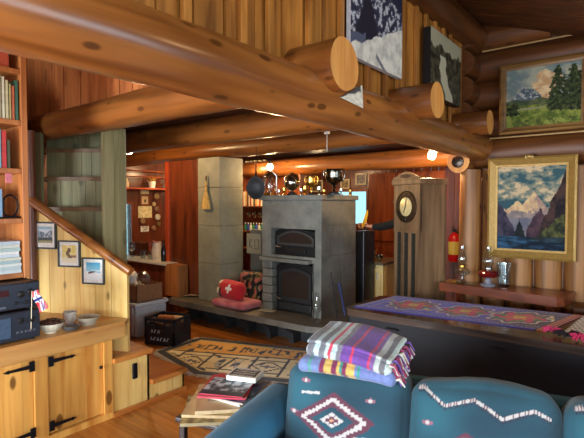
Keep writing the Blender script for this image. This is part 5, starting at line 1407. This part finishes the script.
for k in range(3):
    cx = -.31 + k * .615; w_ = .605; h_ = .50
    m = MB(); tilt = Matrix.Rotation(math.radians(-11), 4, 'X')
    M_ = Matrix.Translation(Vector((cx, .02, .585))) @ tilt
    def warp(p, k=k):
        q = p.copy(); q.z += .012 * math.sin(p.x * 9 + k) * (p.z > 0); q.y += .012 * noise.noise(p * 6 + Vector((k, 0, 0))) + .004 * math.sin(p.x * 42 + 3 * math.sin(p.x * 9)) * max(0, p.z / .25) ** 3; return q
    m.soft((w_, .22, h_), (150, 10, 120), .07, cush(0 if k == 0 else 1), (.012, .045, .02), M=M_, warp=warp); m.build('back_cushion', denim, sf)
m = MB(); m.bev((-.64, .17, .1), (1.24, .32, .76), .05); m.build('back_frame', teal, sf)
m = MB(); m.bev((-.64, -.75, .1), (1.24, .18, .34), .03); m.build('seat_frame', teal, sf)
for k in range(3):
    cx = -.315 + k * .608; m = MB(); m.soft((.6, .75, .17), (16, 18, 8), .06, lambda a, b, c, p: base_teal(p), (0, 0, .02), M=Matrix.Translation(Vector((cx, -.36, .42)))); m.build('seat_cushion', denim, sf)
for s, a in ((0, -.655), (1, 1.475)):
    m = MB(); m.soft((.25, 1.1, .56), (16, 30, 22), .11, lambda a, b, c, p: mixc((30, 104, 138), (40, 122, 156), .5 + .8 * noise.noise(p * 6)), (0, .01, .01), M=Matrix.Translation(Vector((a - .11, -.22, .33)))); m.build('armrest', denim, sf)
for a, b in ((-.7, -.68), (1.3, -.68), (-.7, .25), (1.3, .25)):
    m = MB(); m.lathe([(.02, 0), (.028, .1)], (a, b, 0), 12); m.build('leg', blackm, sf)

# folded striped blankets
SM = Matrix.Translation(Vector((so.x, so.y, 0))) @ Matrix.Rotation(srz, 4, 'Z')
def stripes(tab, x):
    for e, c in tab:
        if x < e: return c
    return tab[-1][1]
lowt = [(-.175, (112, 130, 176)), (-.16, (84, 150, 140)), (-.12, (112, 130, 176)), (-.095, (120, 40, 76)), (-.06, (206, 170, 90)), (-.035, (120, 40, 76)), (-.02, (206, 170, 90)), (-.008, (60, 140, 120)), (.012, (120, 40, 76)), (.05, (210, 172, 92)), (.062, (112, 130, 176)), (.072, (60, 150, 130)), (.4, (112, 126, 176))]
topt = [(-.2, (176, 194, 194)), (-.16, (110, 112, 118)), (-.135, (180, 200, 200)), (-.105, (110, 112, 118)), (-.085, (180, 204, 200)), (-.07, (196, 60, 84)), (-.045, (176, 192, 190)), (-.02, (116, 112, 122)), (-.0, (104, 64, 140)), (.025, (104, 64, 140)), (.037, (200, 56, 84)), (.11, (106, 66, 146)), (.122, (196, 60, 90)), (.14, (120, 84, 140)), (.165, (180, 186, 180)), (.19, (110, 108, 112)), (.2, (186, 206, 196)), (.4, (200, 214, 206))]
def blk(tab, seed):
    def f(a, b, c, p): 
        k = stripes(tab, p.x + .006 * noise.noise(Vector((0, p.y * 8, p.z * 8 + seed)))); n = noise.noise(p * 60) * .12
        return tuple(max(0, min(255, q * (1 + n))) for q in k)
    return f
def fringe(mb, M, x, y0, y1, n, L, cols, seed):
    random.seed(seed)
    for k in range(n):
        y = y0 + (y1 - y0) * k / (n - 1); a = Vector((x, y, random.uniform(-.02, .02))); d = Vector((L * random.uniform(.7, 1.1), random.uniform(-.02, .02), -.02 * random.random()))
        mb.tube([M @ a, M @ (a + d * .5 + Vector((0, 0, .012))), M @ (a + d + Vector((0, 0, -.02)))], [.005, .007, .003], 5, mi=k % cols)
def blanket(loc, rz_, ry, size, tab, label, seed, rolls, rx=0, sag=0):
    M_ = SM @ Matrix.Translation(Vector(loc)) @ Matrix.Rotation(rz_, 4, 'Z') @ Matrix.Rotation(ry, 4, 'Y') @ Matrix.Rotation(rx, 4, 'X')
    t = thing('blanket', label, 'blanket', M_.translation); 
    T = Matrix.Translation(-M_.translation) @ M_
    m = MB()
    def wp(p):
        q = p.copy(); q.z += .01 * noise.noise(p * 7 + Vector((seed, 0, 0))) - sag * (p.x / size[0] * 2) ** 2; q.y += .012 * noise.noise(p * 5 + Vector((0, seed, 0))); return q
    m.soft(size, (90, 24, 14), size[2] * .48, blk(tab, seed), (.0, .01, .012), M=T, warp=wp); m.build('folded_cloth', cloth, t)
    if rolls:
        m = MB(); m.soft((size[0] * .97, size[1] * .95, .018), (90, 20, 4), .008, blk(tab, seed + 2), (0, 0, 0), M=T @ Matrix.Translation(Vector((0.004, .0, size[2] * .5 + .012))), warp=wp); m.build('top_layer', cloth, t)
    m = MB(); fringe(m, T, size[0] / 2 - .012, -size[1] * .42, size[1] * .42, 46, .05, 3, seed); m.build('fringe', [fabric_w, cm('fringe_pink', (150, 60, 90), .9), cm('fringe_violet', (110, 80, 150), .9)], t)
    return t
blanket((-.295, .02, .880), .06, .05, (.47, .29, .07), lowt, 'blue-grey folded blanket with yellow and maroon stripes under the purple one', 1, False, rx=.06, sag=.02)
blanket((-.275, .045, .945), -.08, .10, (.43, .30, .075), topt, 'purple and grey striped folded blanket on top of the blue-grey one', 5, True, rx=.12, sag=.025)

# ================================================================== SIDE TABLE WITH MAGAZINES
def sofa_pt(x, y, z=0): return SM @ Vector((x, y, z))
tp = sofa_pt(-1.11, .14); ZS = .465
tb = thing('side_table', 'small dark side table under the magazines beside the armrest', 'table', (tp.x, tp.y, 0), srz)
m = MB(); m.bev((-.16, -.24, ZS - .03), (.16, .24, ZS), .008); m.build('top', cm('dark_table', (58, 46, 42), .4), tb)
for a in (-.13, .13):
    for b in (-.2, .2): m = MB(); m.bev((a - .018, b - .018, 0), (a + .018, b + .018, ZS - .03), .004); m.build('leg', MATS['dark_table'], tb)
def cover(kind):
    def f(u, v):
        if kind == 'mtn':
            if v > .78: return (196, 44, 60)
            if v < .14: return (34, 36, 60) if int(u * 40) % 3 and .1 < u < .9 and .03 < v < .1 else (40, 42, 64)
            if v < .2: return (60, 60, 80)
            return mixc((40, 46, 60), (212, 214, 220), .5 + 1.3 * fbm(u, v, 5))
        if kind == 'bw':
            if .06 < u < .94 and .1 < v < .9:
                if abs(u - .5) < .02: return (206, 190, 160)
                return (206, 206, 206) if (int(v * 9) % 2 and nz2(u * 5, v * 3, 6) > -.15 and .15 < u < .85) else (34, 36, 40)
            return (226, 224, 216)
        if kind == 'red': return (206, 54, 66) if v > .1 else (220, 120, 120)
        if kind == 'tan': return mixc((196, 164, 110), (220, 190, 140), .5 + nz2(u, v, 3)) if not (.2 < u < .7 and .3 < v < .5) else (150, 110, 70)
        if kind == 'white': return (226, 228, 226)
        if kind == 'blue': return mixc((46, 60, 96), (120, 130, 150), .5 + nz2(u, v, 6))
        return mixc((120, 100, 60), (200, 180, 120), .5 + nz2(u, v, 8))
    return f
def mag(x, y, z, w, d, th, rot, kind, label, name='magazine', edge=(226, 222, 210)):
    w *= 1.17; d *= 1.17; t = thing(name, label, 'booklet' if name == 'booklet' else 'magazine', sofa_pt(x, y, z), srz + rot)
    m = MB(); m.bev((-w / 2 + .002, -d / 2 + .002, .001), (w / 2 - .002, d / 2 - .002, th - .0012), min(.004, th * .3)); m.build('pages', cm('pg%d%d%d' % edge, edge, .7), t)
    m = MB(); m.slab(lambda u, v: (-w / 2 + u * w, -d / 2 + v * d, th), (0, 0, -.001), 50, 50, cover(kind)); m.build('cover', print_m, t)
# from the bottom up
zs_ = ZS; tx, ty = -1.09, .14
for (dx, dy, w, d, th, rot, kind, lb, ed) in (
    (-.03, -.1, .26, .31, .022, .5, 'olive', 'olive magazine at the very bottom of the side table pile', (170, 150, 110)),
    (-.02, -.06, .27, .30, .02, .35, 'tan', 'tan magazine low in the pile, its corner sticking out to the left', (206, 176, 130)),
    (.0, -.02, .26, .33, .024, .55, 'tan', 'sandy brown magazine in the middle of the side table pile', (214, 186, 140)),
    (.08, .05, .2, .28, .016, -.15, 'white', 'white magazine sticking out to the right towards the sofa', (232, 232, 228)),
    (.06, .04, .23, .30, .014, .0, 'blue', 'blue magazine jutting out right under the red one', (210, 190, 170)),
    (.01, .02, .24, .29, .012, .3, 'red', 'red magazine just under the mountain cover', (206, 60, 84)),
    (.02, .02, .22, .27, .01, .2, 'mtn', 'magazine with a grey mountain cover and red top band', (196, 46, 70))):
    mag(tx + dx, ty + dy, zs_, w, d, th, rot, kind, lb, edge=ed); zs_ += th + .0008
mag(tx + .055, ty + .14, zs_, .165, .125, .032, .12, 'bw', 'thick black and white booklet on the very top of the pile', 'booklet', (222, 226, 214))

# ================================================================== RUG
gA, gB, gC, gD, gE = [P(px, py, Z=.012) for px, py in ((200, 337.5), (157, 351.5), (194, 373.5), (330, 386), (330, 351.5))]
polyR = [gA, gB, gC, gD, gE]
def edge_d(p):
    best = 9
    for i in range(4):
        a, b = polyR[i], polyR[i + 1]; d = b - a; t = max(0, min(1, (p - a).dot(d) / d.dot(d))); best = min(best, (p - (a + d * t)).length)
    d = gE - gA; t = max(0, min(1, (p - gA).dot(d) / d.dot(d))); return min(best, (p - (gA + d * t)).length)
def rugpos(u, v):
    l = gC.lerp(gB, v / .55) if v < .55 else gB.lerp(gA, (v - .55) / .45)
    return l.lerp(gD.lerp(gE, v), u)
def rug(u, v):
    p = rugpos(u, v); e = edge_d(p)
    if e < .075: return (34, 32, 36)
    if e < .10: return (208, 184, 130)
    q = p - gC; ax = (gD - gC).normalized(); a = q.dot(ax); b = q.dot(Vector((-ax.y, ax.x, 0)))
    gold = b > .62
    bgc = mixc((255, 206, 96), (236, 168, 60), .5 + nz2(a, b, 4)) if gold else mixc((255, 240, 196), (236, 214, 156), .5 + nz2(a, b, 5))
        # panels and figures
    if b > .6 and b < .63: return (40, 38, 46)
    k = int(a // .42); ca = a % .42 - .21; cb_ = b - .34 if not gold else b - .80
    if not gold:
        if abs(abs(cb_) - .17) < .012 and abs(ca) < .17: return (44, 42, 50)
        if k % 2 == 0:
            if abs(ca - cb_ * .15) < .014 and abs(cb_) < .2: return (38, 36, 44)
            if .05 < abs(ca) < .13 and abs(cb_) < .1 + .04 * math.sin(ca * 60): return (72, 78, 96) if nz2(a, b, 14) > -.1 else (196, 190, 176)
        else:
            r_ = abs(round(ca / .03) * .03) * .8 + abs(round(cb_ / .03) * .03)
            if .115 < r_ < .15: return (44, 44, 58)
            if r_ < .05: return (96, 104, 122)
            if abs(abs(ca) - .17) < .014: return (40, 38, 48)
    else:
        if abs(ca) < .012 and abs(cb_) < .1: return (40, 36, 38)
        if abs(abs(cb_) - .07) < .01 and abs(ca) < .15 and nz2(a, 0, 9) > -.1: return (48, 42, 40)
        if abs((a % .105) - .05) < .008 and abs(cb_) < .07 and nz2(a, 1, 6) > 0: return (52, 46, 44)
        if abs(abs(ca) - .1) < .02 and abs(cb_) < .05: return (52, 46, 48)
    if nz2(a, b, 10) > .42: return (56, 56, 70)
    return bgc
mb = MB(); mb.slab(rugpos, (0, 0, -.01), 220, 150, rug)
rg = tag(mb.build('rug', cloth), 'cream and gold woven rug with black border and figures on the floor', 'rug')
m = MB(); random.seed(9)
def fr(a, b, n, L):
    d = (b - a).normalized(); o = Vector((d.y, -d.x, 0)); mid = (gA + gD) / 2
    if o.dot(mid - a) > 0: o = -o
    for k in range(n):
        p = a.lerp(b, k / (n - 1)); p.z = .006; e = p + o * L * random.uniform(.6, 1.1) + d * random.uniform(-.02, .02); e.z = .005
        m.tube([p, e], [.005, .003], 4)
fr(gA, gB, 60, .07); fr(gB, gC, 90, .07); fr(gC, gD, 120, .07); fr(gA, gE, 100, .05)
mm = m.build('fringe', fabric_w, rg, True)

# ================================================================== BULBS AND SWITCH
def bulb(v, top, label):
    t = thing('light_bulb', label, 'light bulb', v)
    m = MB(); m.ball((0, 0, 0), (.045, .045, .052), 18); m.build('bulb', bulb_m, t)
    m = MB(); m.lathe([(.014, .03), (.02, .04), (.02, .09), (.006, .1)], n=12); m.build('socket', blackm, t)
    m = MB(); m.tube([(0, 0, .09), (0, 0, top - v.z)], .004, 6); m.build('cord', blackm, t)
    L = bpy.data.lights.new('bulb_light', 'POINT'); L.energy = 32; L.color = (1, .66, .32); L.shadow_soft_size = .05
    o = bpy.data.objects.new('bulb_light', L); COL.objects.link(o); o.location = v + Vector((0, 0, -.06)); return o
b1 = bulb(P(432, 155, D=5.25), 2.36, 'bare lit bulb above the grandfather clock')
b2 = bulb(P(270, 167, Y=5.25), 2.45, 'bare lit bulb above the glass lantern on the heater')
b3 = bulb(P(130, 150, D=6.2), 2.45, 'bare lit bulb beside the green boarded wall')
q = P(327, 131, Y=3.9); t = thing('pull_switch', 'small white pull switch with cord hanging under the loft', 'switch', q)
m = MB(); m.bev((-.025, -.02, -.03), (.025, .02, .04), .006); m.build('housing', white, t)
m = MB(); m.tube([(0, 0, .03), (0, 0, 2.49 - q.z)], .004, 6); m.tube([(0, 0, -.03), (0, 0, -.2)], .0025, 6); m.build('cord', white, t)
for (x, y, z, e) in ((-2.6, 7.2, 2.2, 22), (-5.0, 7.2, 2.2, 12), (-5.1, 5.55, 2.2, 8), (-6.6, 5.2, 2.2, 9)):
    L = bpy.data.lights.new('kitchen_lamp', 'POINT'); L.energy = e; L.color = (1, .68, .36); L.shadow_soft_size = .08
    o = bpy.data.objects.new('kitchen_lamp', L); COL.objects.link(o); o.location = (x, y, z)
# loft lamp giving the golden boards their glow
for (x, y, z, e) in ((.6, 2.6, 2.75, 20),):
    L = bpy.data.lights.new('room_lamp', 'POINT'); L.energy = e * .45; L.color = (1, .66, .34); L.shadow_soft_size = .12
    o = bpy.data.objects.new('room_lamp', L); COL.objects.link(o); o.location = (x, y, z)

# ================================================================== DAYLIGHT
w = bpy.data.worlds.new('World'); SC.world = w; w.use_nodes = True
bg = w.node_tree.nodes['Background']; bg.inputs[0].default_value = (.42, .8, .92, 1); bg.inputs[1].default_value = 1.6
def area(loc, rot, sx, sy, e, c):
    L = bpy.data.lights.new('window_daylight', 'AREA'); L.shape = 'RECTANGLE'; L.size = sx; L.size_y = sy; L.energy = e; L.color = c
    o = bpy.data.objects.new('window_daylight', L); COL.objects.link(o); o.location = loc; o.rotation_euler = rot
DAY = (.80, .90, 1.)
area((XR - .1, -1.75, 1.32), (0, math.radians(90), 0), 1.2, 2.1, 90, DAY)
area((XR - .1, 2.4, 1.32), (0, math.radians(90), 0), 1.2, 2.8, 34, (.68, .84, 1.))
area((-2.6, YB + .1, 1.35), (math.radians(90), 0, 0), 2.4, 1.3, 270, DAY)
area((.9, YB + .1, 1.25), (math.radians(90), 0, 0), 2.6, 1.5, 95, DAY)

# ================================================================== CAMERA
cd = bpy.data.cameras.new('camera'); cam = bpy.data.objects.new('camera', cd); COL.objects.link(cam)
cd.sensor_fit = 'HORIZONTAL'; cd.sensor_width = 36; cd.lens = F / 584 * 36; cd.clip_start = .05
cam.location = CAM; cam.rotation_euler = (PI / 2 - PITCH, 0, TH)
SC.camera = cam
vs_ = SC.view_settings; vs_.view_transform = 'Standard'; vs_.look = 'None'; vs_.gamma = 1; vs_.use_curve_mapping = False; vs_.exposure = 0.7
